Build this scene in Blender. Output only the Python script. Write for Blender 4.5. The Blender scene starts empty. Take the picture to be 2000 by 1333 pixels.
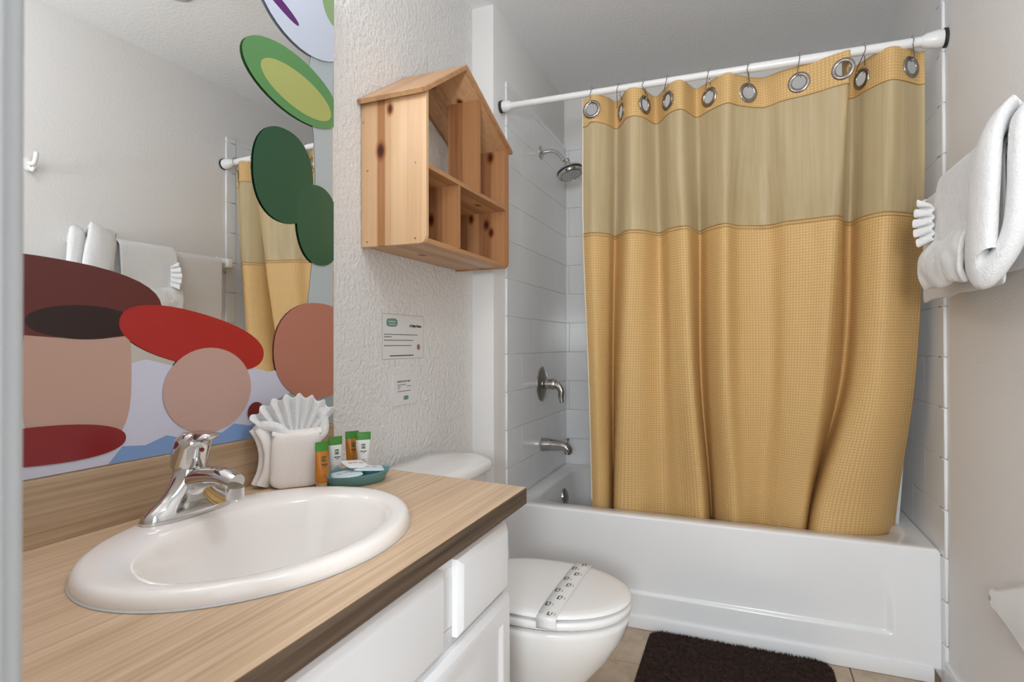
import bpy, bmesh, math, random
from mathutils import Vector, Matrix, noise
random.seed(7)
PI = math.pi
sc = bpy.context.scene
C = bpy.context.collection

# ------------------------------------------------------------------ camera
yaw, pitch, roll, cam_h = 0.3862, 0.0054, -0.0016, 1.0813
cy, sy, cp, sp, cr, sr = math.cos(yaw), math.sin(yaw), math.cos(pitch), math.sin(pitch), math.cos(roll), math.sin(roll)
r0, f0, u0 = Vector((cy, sy, 0)), Vector((-sy, cy, 0)), Vector((0, 0, 1))
fw = f0*cp + u0*sp; up = u0*cp - f0*sp
rt = r0*cr + up*sr; up2 = up*cr - r0*sr
cam = bpy.data.cameras.new('camera'); cam.sensor_width = 36; cam.lens = 36*1110.1/2000
cam.clip_start = 0.02
cam.dof.use_dof = True; cam.dof.focus_distance = 1.35; cam.dof.aperture_fstop = 8
co = bpy.data.objects.new('camera', cam); C.objects.link(co)
M = Matrix((rt, up2, -fw)).transposed().to_4x4(); M.translation = (0, 0, cam_h)
co.matrix_world = M
sc.camera = co

# ------------------------------------------------------------------ world and exposure
w = bpy.data.worlds.new('world'); sc.world = w; w.use_nodes = True
w.node_tree.nodes['Background'].inputs[0].default_value = (0.92, 0.965, 1.0, 1)
w.node_tree.nodes['Background'].inputs[1].default_value = 1.2
sc.view_settings.view_transform = 'Standard'; sc.view_settings.look = 'None'
sc.view_settings.gamma = 1.0; sc.view_settings.use_curve_mapping = False
sc.view_settings.exposure = 0.62

# ------------------------------------------------------------------ room numbers (metres)
XW, XA, XR = -1.013, -0.9115, 0.5803      # vanity wall, alcove left wall, right wall
YD, YJ, YT, YB = 0.15, 2.069, 2.1915, 3.033   # door wall inner face, alcove jog, tub front, back wall
ZC, HC, XC = 2.44, 0.7746, -0.432         # ceiling, counter height, counter front
ZR, ZT = 0.4227, 2.18                     # tub rim, tile top

# ------------------------------------------------------------------ materials
def mat(name, col, rough=0.5, metal=0.0, **kw):
    m = bpy.data.materials.new(name); m.use_nodes = True
    b = m.node_tree.nodes['Principled BSDF']
    b.inputs['Base Color'].default_value = (*col, 1); b.inputs['Roughness'].default_value = rough
    b.inputs['Metallic'].default_value = metal
    for k, v in kw.items():
        b.inputs[k].default_value = v
    return m
def nd(m, typ, **kw):
    n = m.node_tree.nodes.new(typ)
    for k, v in kw.items():
        setattr(n, k, v)
    return n
def lk(m, a, b): m.node_tree.links.new(a, b)
def bsdf(m): return m.node_tree.nodes['Principled BSDF']
def coords(m, scale=(1, 1, 1), kind='Object', rot=(0, 0, 0)):
    tc = nd(m, 'ShaderNodeTexCoord'); mp = nd(m, 'ShaderNodeMapping')
    mp.inputs['Scale'].default_value = scale; mp.inputs['Rotation'].default_value = rot
    lk(m, tc.outputs[kind], mp.inputs[0]); return mp.outputs[0]
def noise_tex(m, vec, scale, detail=3, rough=0.5):
    n = nd(m, 'ShaderNodeTexNoise'); n.inputs['Scale'].default_value = scale
    n.inputs['Detail'].default_value = detail; n.inputs['Roughness'].default_value = rough
    lk(m, vec, n.inputs['Vector']); return n.outputs['Fac']
def ramp(m, fac, stops):
    r = nd(m, 'ShaderNodeValToRGB'); e = r.color_ramp.elements
    while len(e) < len(stops): e.new(0.5)
    for el, (p, c) in zip(e, stops):
        el.position = p; el.color = (*c, 1)
    lk(m, fac, r.inputs[0]); return r.outputs[0]
def bump(m, h, strength, dist):
    b = nd(m, 'ShaderNodeBump'); b.inputs['Strength'].default_value = strength; b.inputs['Distance'].default_value = dist
    lk(m, h, b.inputs['Height']); lk(m, b.outputs[0], bsdf(m).inputs['Normal'])
def mathn(m, op, a, b=None, c=None):
    n = nd(m, 'ShaderNodeMath', operation=op)
    for i, v in enumerate((a, b, c)):
        if v is None: continue
        if isinstance(v, (int, float)): n.inputs[i].default_value = v
        else: lk(m, v, n.inputs[i])
    return n.outputs[0]

def wall_mat(name, col, bs, bstr, bd=0.004):
    m = mat(name, col, 0.75)
    v = coords(m); f = noise_tex(m, v, bs, 4, 0.55)
    bump(m, f, bstr, bd); return m
M_wall = wall_mat('orange_peel_paint', (0.81, 0.80, 0.79), 70, 1.0, 0.008)
M_wall2 = wall_mat('wall_paint', (0.81, 0.795, 0.78), 130, 0.35)
M_ceil = wall_mat('ceiling_paint', (0.88, 0.885, 0.89), 70, 0.5)
M_trim = mat('white_trim_paint', (0.80, 0.80, 0.80), 0.35)
M_jamb = mat('grey_door_frame_paint', (0.44, 0.45, 0.46), 0.4)
M_tile = mat('white_glazed_tile', (0.84, 0.845, 0.855), 0.16)
M_grout = mat('grout', (0.55, 0.55, 0.55), 0.85)
M_tub = mat('white_enamel', (0.84, 0.845, 0.855), 0.14)
M_porc = mat('white_porcelain', (0.84, 0.835, 0.825), 0.1)
M_sink = mat('bisque_porcelain', (0.88, 0.835, 0.80), 0.1)
M_plast = mat('white_plastic', (0.84, 0.835, 0.83), 0.25)
M_cab = mat('cabinet_white_paint', (0.80, 0.805, 0.82), 0.35)
M_chrome = mat('chrome', (0.64, 0.63, 0.62), 0.07, 1.0)
M_nickel = mat('brushed_nickel', (0.46, 0.44, 0.42), 0.22, 1.0)
M_gromm = mat('smoked_chrome', (0.36, 0.33, 0.31), 0.16, 1.0)
M_wire = mat('dark_steel_wire', (0.30, 0.28, 0.27), 0.25, 1.0)
M_black = mat('black_rubber', (0.02, 0.02, 0.02), 0.6)
M_mirror = mat('mirror_silver', (0.90, 0.905, 0.90), 0.005, 1.0)
M_paper = mat('white_paper', (0.77, 0.77, 0.765), 0.7)
M_ink = mat('black_ink', (0.03, 0.03, 0.03), 0.7)
M_inkgrey = mat('grey_ink', (0.20, 0.20, 0.20), 0.7)
M_teal = mat('teal_ink', (0.16, 0.30, 0.26), 0.7)
M_inkgreen = mat('dark_green_ink', (0.03, 0.12, 0.04), 0.6)
M_redink = mat('red_ink', (0.30, 0.05, 0.04), 0.7)

def wood_mat(name, axis, light, dark, knots=(), seed=0.0, plank=0.045, pax=0, stripe=None):
    """edge-glued pine: grain along axis, boards of width `plank` across pax, knots at given points"""
    m = mat(name, light, 0.42)
    tc = nd(m, 'ShaderNodeTexCoord'); sep = nd(m, 'ShaderNodeSeparateXYZ'); lk(m, tc.outputs['Object'], sep.inputs[0])
    scl = [70, 70, 70]; scl[axis] = 2.2
    v = coords(m, scl); g = noise_tex(m, v, 1.3, 4, 0.6)
    bd = mathn(m, 'FLOOR', mathn(m, 'DIVIDE', mathn(m, 'ADD', sep.outputs[pax], seed), plank))
    wn = nd(m, 'ShaderNodeTexWhiteNoise', noise_dimensions='1D'); lk(m, bd, wn.inputs['W'])
    t = mathn(m, 'ADD', mathn(m, 'MULTIPLY', g, 0.70), mathn(m, 'MULTIPLY', wn.outputs['Value'], 0.50))
    if stripe:   # one darker heartwood board
        a = mathn(m, 'MULTIPLY', mathn(m, 'GREATER_THAN', sep.outputs[pax], stripe[0]), mathn(m, 'LESS_THAN', sep.outputs[pax], stripe[1]))
        t = mathn(m, 'ADD', mathn(m, 'MULTIPLY', t, 0.75), mathn(m, 'MULTIPLY', a, 0.42))
    col = ramp(m, t, [(0.25, light), (0.60, tuple(l*0.65+d*0.35 for l, d in zip(light, dark))), (0.98, dark)])
    for (kx, ky, kz, kr) in knots:
        vs = nd(m, 'ShaderNodeVectorMath', operation='SUBTRACT'); lk(m, tc.outputs['Object'], vs.inputs[0]); vs.inputs[1].default_value = (kx, ky, kz)
        vm = nd(m, 'ShaderNodeVectorMath', operation='MULTIPLY'); lk(m, vs.outputs[0], vm.inputs[0]); sc_ = [1/kr]*3; sc_[axis] *= 0.62; vm.inputs[1].default_value = sc_
        ln = nd(m, 'ShaderNodeVectorMath', operation='LENGTH'); lk(m, vm.outputs[0], ln.inputs[0])
        d = mathn(m, 'ADD', ln.outputs['Value'], mathn(m, 'MULTIPLY', mathn(m, 'SUBTRACT', g, 0.5), 0.8))
        k = ramp(m, mathn(m, 'MULTIPLY', d, 0.4), [(0.16, (0.10, 0.04, 0.025)), (0.38, (0.38, 0.20, 0.11)), (0.48, (0.70, 0.52, 0.38)), (0.80, (1, 1, 1))])
        mx_ = nd(m, 'ShaderNodeMix', data_type='RGBA', blend_type='MULTIPLY'); mx_.inputs[0].default_value = 1
        lk(m, col, mx_.inputs[6]); lk(m, k, mx_.inputs[7]); col = mx_.outputs[2]
    lk(m, col, bsdf(m).inputs['Base Color']); bump(m, g, 0.12, 0.001)
    return m
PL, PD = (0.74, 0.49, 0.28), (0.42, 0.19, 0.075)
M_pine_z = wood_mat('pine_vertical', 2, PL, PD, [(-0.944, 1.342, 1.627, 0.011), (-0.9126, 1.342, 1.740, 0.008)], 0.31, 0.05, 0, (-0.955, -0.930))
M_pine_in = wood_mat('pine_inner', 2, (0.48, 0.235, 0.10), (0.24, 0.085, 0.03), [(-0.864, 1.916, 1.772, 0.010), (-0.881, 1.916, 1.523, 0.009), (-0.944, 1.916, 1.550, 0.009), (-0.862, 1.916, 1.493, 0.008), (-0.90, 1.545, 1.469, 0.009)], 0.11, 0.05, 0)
M_pine_y = wood_mat('pine_lengthwise', 1, (0.64, 0.38, 0.19), (0.37, 0.165, 0.065), [(-0.935, 1.552, 1.362, 0.009), (-0.86, 1.80, 1.575, 0.009)], 0.2, 0.04, 0)
M_pine_roof = wood_mat('pine_roof', 1, (0.66, 0.40, 0.21), (0.38, 0.17, 0.065), [(-0.87, 1.685, 1.886, 0.009), (-0.93, 1.60, 1.92, 0.009), (-0.955, 1.85, 1.82, 0.010)], 0.4, 0.05, 0)

def laminate(name, c1, c2, c3):
    m = mat(name, c1, 0.42)
    v = coords(m, (150, 2.2, 150)); g = noise_tex(m, v, 1.0, 5, 0.65)
    v2 = coords(m, (26, 0.8, 26)); g2 = noise_tex(m, v2, 1.0, 3, 0.6)
    t = mathn(m, 'ADD', mathn(m, 'MULTIPLY', g, 0.65), mathn(m, 'MULTIPLY', g2, 0.35))
    lk(m, ramp(m, t, [(0.36, c3), (0.47, c2), (0.60, c1)]), bsdf(m).inputs['Base Color']); return m
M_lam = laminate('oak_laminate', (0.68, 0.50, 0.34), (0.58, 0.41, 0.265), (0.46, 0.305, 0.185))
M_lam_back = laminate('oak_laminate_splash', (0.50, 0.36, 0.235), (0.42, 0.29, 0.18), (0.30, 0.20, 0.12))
M_lam_edge = laminate('dark_laminate_edge', (0.135, 0.094, 0.064), (0.092, 0.062, 0.041), (0.052, 0.035, 0.023))
bsdf(M_lam_edge).inputs['Specular IOR Level'].default_value = 0.2
bsdf(M_lam_edge).inputs['Roughness'].default_value = 0.6

def terry(name, col, s=260, st=0.8):
    m = mat(name, col, 0.95); v = coords(m); f = noise_tex(m, v, s, 3, 0.7); f2 = noise_tex(m, v, 45, 2, .5)
    bump(m, mathn(m, 'ADD', f, mathn(m, 'MULTIPLY', f2, 0.7)), st, 0.003)
    bsdf(m).inputs['Sheen Weight'].default_value = 0.25; return m
M_terry = terry('white_terry', (0.79, 0.787, 0.785), 190, 1.0)
M_terry_w = terry('warm_white_terry', (0.84, 0.79, 0.75), 320, 0.45)

def waffle(name, col, dark):
    m = mat(name, col, 0.62); uv = nd(m, 'ShaderNodeUVMap'); sep = nd(m, 'ShaderNodeSeparateXYZ'); lk(m, uv.outputs[0], sep.inputs[0])
    k = 2*PI/0.0095
    a = mathn(m, 'SINE', mathn(m, 'MULTIPLY', sep.outputs[0], k)); b = mathn(m, 'SINE', mathn(m, 'MULTIPLY', sep.outputs[1], k))
    h = mathn(m, 'MULTIPLY', mathn(m, 'ADD', a, 1), mathn(m, 'ADD', b, 1))
    lk(m, ramp(m, mathn(m, 'MULTIPLY', h, 0.25), [(0.0, dark), (0.45, col), (1.0, tuple(min(1, c*1.12) for c in col))]), bsdf(m).inputs['Base Color'])
    bump(m, h, 0.25, 0.001); return m
M_waffle = waffle('gold_waffle_cloth', (0.68, 0.445, 0.185), (0.575, 0.355, 0.135))
def sheer():
    m = mat('sheer_gold_mesh', (0.70, 0.535, 0.285), 0.38)
    v = coords(m, (60, 60, 0.6)); lk(m, ramp(m, noise_tex(m, v, 1.0, 3, 0.6), [(0.3, (0.60, 0.455, 0.235)), (0.7, (0.76, 0.60, 0.34))]), bsdf(m).inputs['Base Color'])
    out = m.node_tree.nodes['Material Output']; tr = nd(m, 'ShaderNodeBsdfTransparent'); tl = nd(m, 'ShaderNodeBsdfTranslucent')
    tl.inputs[0].default_value = (0.74, 0.58, 0.31, 1); m1 = nd(m, 'ShaderNodeMixShader'); m2 = nd(m, 'ShaderNodeMixShader')
    m1.inputs[0].default_value = 0.3; m2.inputs[0].default_value = 0.2
    tr.inputs[0].default_value = (1, 0.92, 0.75, 1)
    lk(m, bsdf(m).outputs[0], m1.inputs[1]); lk(m, tl.outputs[0], m1.inputs[2]); lk(m, m1.outputs[0], m2.inputs[1]); lk(m, tr.outputs[0], m2.inputs[2]); lk(m, m2.outputs[0], out.inputs[0])
    return m
M_sheer = sheer()
M_liner = mat('white_liner', (0.75, 0.75, 0.74), 0.4)

def floor_tile_mat():
    m = mat('beige_floor_tile', (0.5, 0.4, 0.3), 0.35); v = coords(m); f = noise_tex(m, v, 14, 5, 0.65)
    lk(m, ramp(m, f, [(0.3, (0.36, 0.265, 0.175)), (0.55, (0.50, 0.385, 0.27)), (0.75, (0.58, 0.465, 0.34))]), bsdf(m).inputs['Base Color']); return m
M_ftile = floor_tile_mat()
M_fgrout = mat('brown_grout', (0.24, 0.17, 0.11), 0.9)
def rug_mat():
    m = mat('dark_brown_pile', (0.03, 0.015, 0.01), 0.95); v = coords(m); f = noise_tex(m, v, 60, 4, 0.7)
    lk(m, ramp(m, f, [(0.35, (0.014, 0.007, 0.005)), (0.7, (0.075, 0.040, 0.027))]), bsdf(m).inputs['Base Color']); return m
M_rug = rug_mat()

# ------------------------------------------------------------------ mesh helpers
class MB:
    def __init__(s): s.v = []; s.f = []
    def add(s, verts, faces):
        o = len(s.v); s.v += [tuple(x) for x in verts]; s.f += [tuple(i+o for i in f) for f in faces]; return s
    def box(s, x0, x1, y0, y1, z0, z1):
        v = [(x, y, z) for x in (x0, x1) for y in (y0, y1) for z in (z0, z1)]
        return s.add(v, [(0,1,3,2), (4,6,7,5), (0,4,5,1), (2,3,7,6), (0,2,6,4), (1,5,7,3)])
    def loft(s, rings, cap0=True, cap1=True, closed=True):
        n = len(rings[0]); v = [p for r in rings for p in r]; f = []
        for i in range(len(rings)-1):
            for j in range(n if closed else n-1):
                k = (j+1) % n; f.append((i*n+j, i*n+k, (i+1)*n+k, (i+1)*n+j))
        if cap0: f.append(tuple(range(n))[::-1])
        if cap1: f.append(tuple((len(rings)-1)*n+j for j in range(n)))
        return s.add(v, f)
    def lathe(s, prof, origin, axis=(0,0,1), n=28):
        a = Vector(axis).normalized(); q = a.to_track_quat('Z', 'Y'); o = Vector(origin)
        rings = [[o + q @ Vector((max(r, 1e-5)*math.cos(2*PI*j/n), max(r, 1e-5)*math.sin(2*PI*j/n), h)) for j in range(n)] for r, h in prof]
        return s.loft(rings)
    def tube(s, path, rad, n=12, cap=True, flat=None):
        P = [Vector(p) for p in path]; R = rad if isinstance(rad, (list, tuple)) else [rad]*len(P); rings = []; prev = None
        for i, p in enumerate(P):
            t = (P[min(i+1, len(P)-1)] - P[max(i-1, 0)]).normalized()
            if prev is None:
                ref = Vector((0,0,1)) if abs(t.z) < 0.9 else Vector((1,0,0))
                a = (ref - t*ref.dot(t)).normalized()
            else: a = (prev - t*prev.dot(t)).normalized()
            prev = a; b = t.cross(a); r = R[i]; r1, r2 = r if isinstance(r, (tuple, list)) else (r, r)
            rings.append([p + a*r1*math.cos(2*PI*j/n) + b*r2*math.sin(2*PI*j/n) for j in range(n)])
        return s.loft(rings, cap, cap)
    def grid(s, fn, nu, nv, wrap=False):
        v = [fn(i/nu, j/nv) for i in range(nu+1) for j in range(nv+1)]; f = []
        for i in range(nu):
            for j in range(nv):
                a = i*(nv+1)+j; f.append((a, a+nv+1, a+nv+2, a+1))
        return s.add(v, f)
    def torus(s, c, axis, R, r, n=28, m=10, rx=1.0):
        q = Vector(axis).normalized().to_track_quat('Z', 'Y'); c = Vector(c); v = []; f = []
        for i in range(n):
            for j in range(m):
                a, b = 2*PI*i/n, 2*PI*j/m
                v.append(c + q @ Vector(((R+r*math.cos(b))*math.cos(a), (R+r*math.cos(b))*math.sin(a), r*rx*math.sin(b))))
                f.append((i*m+j, ((i+1) % n)*m+j, ((i+1) % n)*m+(j+1) % m, i*m+(j+1) % m))
        return s.add(v, f)
    def super(s, c, h, e1=0.3, e2=0.3, nu=28, nv=18, rotz=0, amp=0, fr=30):
        """superellipsoid, rounded block with half sizes h"""
        c = Vector(c); R = Matrix.Rotation(rotz, 3, 'Z'); pw = lambda x, e: math.copysign(abs(x)**e, x); rings = []
        for i in range(nv+1):
            ph = -PI/2 + PI*i/nv; ph = max(-PI/2+1e-3, min(PI/2-1e-3, ph)); ring = []
            for j in range(nu):
                th = 2*PI*j/nu
                p = Vector((h[0]*pw(math.cos(ph), e1)*pw(math.cos(th), e2), h[1]*pw(math.cos(ph), e1)*pw(math.sin(th), e2), h[2]*pw(math.sin(ph), e1)))
                if amp: p *= 1 + amp*noise.noise(p*fr + c*7)
                ring.append(c + R @ p)
            rings.append(ring)
        return s.loft(rings)
    def sphere(s, c, r, n=16): return s.super(c, (r, r, r), 1, 1, n, n//2)
    def prism(s, poly, fn, t0, t1):
        n = len(poly); return s.loft([[fn(a, b, t0) for a, b in poly], [fn(a, b, t1) for a, b in poly]])
    def mesh(s, name, m, bev=0.0, seg=2, angle=38, merge=True):
        me = bpy.data.meshes.new(name); me.from_pydata(s.v, [], s.f)
        bm = bmesh.new(); bm.from_mesh(me)
        if merge: bmesh.ops.remove_doubles(bm, verts=bm.verts, dist=1e-6)
        bmesh.ops.recalc_face_normals(bm, faces=bm.faces)
        if bev:
            ed = [e for e in bm.edges if len(e.link_faces) == 2 and e.calc_face_angle(0) > math.radians(30)]
            bmesh.ops.bevel(bm, geom=ed, offset=bev, segments=seg, affect='EDGES', profile=0.5, clamp_overlap=True)
        for f in bm.faces: f.smooth = True
        for e in bm.edges:
            if len(e.link_faces) == 2 and e.calc_face_angle(0) > math.radians(angle): e.smooth = False
        bm.to_mesh(me); bm.free()
        if m: me.materials.append(m)
        return me
    def build(s, name, m, parent=None, **kw):
        return link(name, s.mesh(name, m, **kw), parent)

def link(name, me, parent=None):
    o = bpy.data.objects.new(name, me); C.objects.link(o)
    if parent is not None:
        o.parent = parent; o.matrix_parent_inverse = Matrix.Translation(-Vector(parent.get('_l', (0, 0, 0))))
    return o
def thing(name, label, cat, loc, group=None):
    o = bpy.data.objects.new(name, None); C.objects.link(o); o.location = loc; o['_l'] = tuple(loc); o.empty_display_size = 0.05
    return tag(o, label, cat, group)
def tag(o, label, cat, group=None):
    o['label'] = label; o['category'] = cat
    if group: o['group'] = group
    return o
def struct(name, mb, m, label=None, cat=None, **kw):
    o = mb.build(name, m, **kw); o['kind'] = 'structure'
    o['label'] = label or name.replace('_', ' '); o['category'] = cat or name.split('_')[0]
    return o
def bx(name, m, x0, x1, y0, y1, z0, z1, parent=None, bev=0.0, seg=2):
    return MB().box(x0, x1, y0, y1, z0, z1).build(name, m, parent, bev=bev, seg=seg)
def cat_rom(pts, n):
    out = []; P = [Vector(p) for p in pts]
    for i in range(len(P)-1):
        a, b, c, d = P[max(i-1, 0)], P[i], P[i+1], P[min(i+2, len(P)-1)]
        for k in range(n):
            t = k/n; out.append(0.5*((2*b) + (c-a)*t + (2*a-5*b+4*c-d)*t*t + (3*b-a-3*c+d)*t**3))
    out.append(P[-1]); return out

# ================================================================== STRUCTURE
struct('floor', MB().box(-1.15, 0.72, -1.2, 2.30, -0.06, -0.004), M_fgrout, 'beige ceramic tile floor with thin brown grout lines')
floor = bpy.data.objects['floor']
ts = 0.305; gy0 = 1.94 - 4*ts; cache = {}
def tile_obj(name, m, parent, ax, pos, a0, a1, b0, b1, th, sgn, bev):
    """tile of size (a1-a0)x(b1-b0) lying on plane `pos` of axis ax; mesh shared between tiles of one size"""
    key = (name, ax, sgn, round(a1-a0, 4), round(b1-b0, 4))
    if key not in cache:
        A, B = (a1-a0)/2, (b1-b0)/2; t0, t1 = (0, th) if sgn > 0 else (-th, 0)
        d = {0: (t0, t1, -A, A, -B, B), 1: (-A, A, t0, t1, -B, B), 2: (-A, A, -B, B, t0, t1)}[ax]
        cache[key] = MB().box(*d).mesh(name, m, bev=bev, seg=1)
    o = bpy.data.objects.new(name, cache[key]); C.objects.link(o); o.parent = parent
    ca, cb = (a0+a1)/2, (b0+b1)/2
    o.location = {0: (pos, ca, cb), 1: (ca, pos, cb), 2: (ca, cb, pos)}[ax]
    return o
for i in range(-1, 7):
    for j in range(-2, 3):
        x0, x1 = max(0.02 + (j-1)*ts, XW), min(0.02 + j*ts, XR); y0, y1 = max(gy0 + (i-1)*ts, 0.16), min(gy0 + i*ts, 2.185)
        if x1-x0 > 0.03 and y1-y0 > 0.03:
            tile_obj('floor_tile', M_ftile, floor, 2, -0.006, x0+0.002, x1-0.002, y0+0.002, y1-0.002, 0.006, 1, 0.0012)

struct('ceiling', MB().box(-1.15, 0.72, 0.0, YB+0.12, ZC, ZC+0.1), M_ceil, 'white textured ceiling over the bathroom')
struct('wall_left', MB().box(XW-0.12, XW, 0.0, YJ, -0.05, ZC+0.02), M_wall, 'orange peel textured white wall behind mirror and toilet')
struct('wall_alcove', MB().box(XW-0.12, XA-0.008, YJ, YB+0.12, -0.05, ZC+0.02), M_wall2, 'white wall end jutting out beside the bathtub alcove', 'wall', bev=0.004)
struct('wall_back', MB().box(XW-0.1, XR+0.1, YB+0.008, YB+0.12, -0.05, ZC+0.02), M_wall2, 'pale wall above the tile behind the bathtub')
struct('wall_right', MB().box(XR+0.008, XR+0.12, -0.2, YB+0.1, -0.05, ZC+0.02), M_wall2, 'plain pale grey wall holding the towel bar')
DX0, DX1, DZ = -0.312, 0.50, 2.04
struct('wall_door', MB().box(XW-0.12, DX0-0.02, 0.02, YD, -0.05, ZC+0.02).box(DX1+0.02, XR+0.02, 0.02, YD, -0.05, ZC+0.02).box(DX0-0.03, DX1+0.03, 0.02, YD, DZ, ZC+0.02), M_wall2, 'wall with the doorway the picture is taken from')
# door casing next to the camera
tr = struct('trim_1', MB().box(DX0-0.02, DX0, 0.0, YD+0.004, 0, DZ), M_jamb, 'white painted door frame at the left edge', 'door frame', bev=0.004)
o = MB().box(DX0-0.075, DX0-0.006, YD, YD+0.010, 0, DZ+0.06).build('casing', M_jamb, tr, bev=0.004)
MB().lathe([(0.0065, 0), (0.0065, DZ)], (DX0-0.012, YD+0.009, 0)).build('bead', M_jamb, tr)
MB().box(DX1, DX1+0.02, 0.0, YD+0.004, 0, DZ).box(DX0, DX1, 0.0, YD+0.004, DZ-0.001, DZ+0.02).build('far_jamb', M_jamb, tr)

# shower wall tile: each tile is a piece of its wall
th = 0.008; row = 0.1592; zj = 1.516
alc, bck, rgt = bpy.data.objects['wall_alcove'], bpy.data.objects['wall_back'], bpy.data.objects['wall_right']
zs = sorted([zj + k*row for k in range(-8, 6) if ZR-0.01 < zj + k*row < ZT-0.02] + [ZR-0.012, ZT])
YT0, TW = 2.205, 0.305
g = 0.0005
for r in range(len(zs)-1):
    z0, z1 = zs[r]+g, zs[r+1]-g; off = (r % 2)*TW/2
    k = -1
    while k < 8:
        a0, a1 = max(YT0, YT0 - off + k*TW), min(YB-0.004, YT0 - off + (k+1)*TW); k += 1
        if a1-a0 > 0.012:
            tile_obj('wall_tile', M_tile, alc, 0, XA-0.008, a0+g, a1-g, z0, z1, th, 1, 0.0007)
            tile_obj('wall_tile', M_tile, rgt, 0, XR+0.008, a0+g, a1-g, z0, z1, th, -1, 0.0007)
    k = -1
    while k < 8:
        a0, a1 = max(XA, XA + 0.02 - off + k*TW), min(XR, XA + 0.02 - off + (k+1)*TW); k += 1
        if a1-a0 > 0.012:
            tile_obj('wall_tile', M_tile, bck, 1, YB+0.008, a0+g, a1-g, z0, z1, th, -1, 0.0007)
# bullnose edge tiles at both ends of the alcove
for r in range(len(zs)-1):
    z0, z1 = zs[r]+g, zs[r+1]-g
    tile_obj('edge_tile', M_tile, alc, 0, XA-0.008, 2.183, YT0-g, z0, z1, 0.010, 1, 0.003)
    tile_obj('edge_tile', M_tile, rgt, 0, XR+0.008, 2.145, YT0-g, z0, z1, 0.010, -1, 0.003)
for r in range(3):
    tile_obj('edge_tile', M_tile, rgt, 0, XR+0.008, 2.145, 2.189, 0.002+r*0.137, 0.136+r*0.137, 0.010, -1, 0.003)
struct('baseboard_right', MB().box(XR-0.006, XR+0.01, YD, 2.143, 0, 0.095), M_trim, 'white baseboard along the right wall', bev=0.004)
struct('baseboard_left', MB().box(XW-0.005, XW+0.012, 1.20, YJ, 0, 0.09), M_trim, 'white baseboard behind the toilet', bev=0.004)

# ================================================================== BATHTUB
tub = thing('bathtub', 'white alcove bathtub with recessed apron under the yellow curtain', 'bathtub', (-0.16, 2.6, 0))
def rrect(x0, x1, y0, y1, r, z, n=8):
    out = []
    for cx, cyy, a in ((x1-r, y1-r, 0), (x0+r, y1-r, PI/2), (x0+r, y0+r, PI), (x1-r, y0+r, 1.5*PI)):
        for k in range(n+1):
            t = a + PI/2*k/n; out.append((cx+r*math.cos(t), cyy+r*math.sin(t), z))
    return out
b = MB(); x0, x1, y0, y1 = XA+0.001, XR-0.001, YT, YB-0.001
ix0, ix1, iy0, iy1 = XA+0.085, XR-0.10, YT+0.078, YB-0.06
rings = [rrect(x0, x1, y0+0.001, y1, 0.004, ZR-0.05), rrect(x0, x1, y0, y1, 0.006, ZR-0.010), rrect(x0+0.003, x1-0.003, y0+0.004, y1-0.003, 0.008, ZR-0.002), rrect(x0+0.010, x1-0.010, y0+0.013, y1-0.01, 0.012, ZR),
         rrect(ix0-0.012, ix1+0.012, iy0-0.012, iy1+0.012, 0.14, ZR), rrect(ix0, ix1, iy0, iy1, 0.13, ZR-0.012),
         rrect(ix0+0.02, ix1-0.05, iy0+0.012, iy1-0.012, 0.13, ZR-0.14), rrect(ix0+0.05, ix1-0.13, iy0+0.035, iy1-0.035, 0.13, 0.11), rrect(ix0+0.10, ix1-0.20, iy0+0.09, iy1-0.09, 0.12, 0.085)]
b.loft(rings, cap0=False, cap1=True); b.build('basin', M_tub, tub, angle=60)
# apron: a plate with a recess that is deepest at its foot and runs out towards the rim
def apron(u, v):
    X = XA+0.001 + u*(XR-XA-0.002); Z = 0.044 + v*(ZR-0.008-0.044)
    def sm(a, b_, t): t = max(0, min(1, (t-a)/(b_-a))); return t*t*(3-2*t)
    side = 1-sm(0.436, 0.446, X); foot = sm(0.128, 0.136, Z + 0.035*max(0, (0.1-X))*0)
    fade = 1-sm(0.13, 0.40, Z)
    return (X, YT + 0.011*side*foot*fade, Z)
ap = MB().grid(apron, 150, 100); ap.build('apron', M_tub, tub, angle=70)
bx('toe_strip', M_tub, XA+0.001, XR-0.02, YT-0.010, YT+0.03, 0.0, 0.046, tub, 0.003)
bx('side_panel', M_tub, XA+0.02, XR-0.02, YT+0.012, YT+0.02, 0.04, ZR-0.03, tub)
ov = MB().lathe([(0.0, 0.012), (0.03, 0.012), (0.037, 0.007), (0.039, 0.0)], (ix0+0.012, 2.68, 0.335), (1, 0, 0.18)).build('overflow_plate', M_nickel, tub)
MB().lathe([(0.005, 0.0), (0.005, 0.006), (0.0, 0.007)], (ix0+0.023, 2.68, 0.337), (1, 0, 0.18), 10).build('screw', M_wire, ov)

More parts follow.
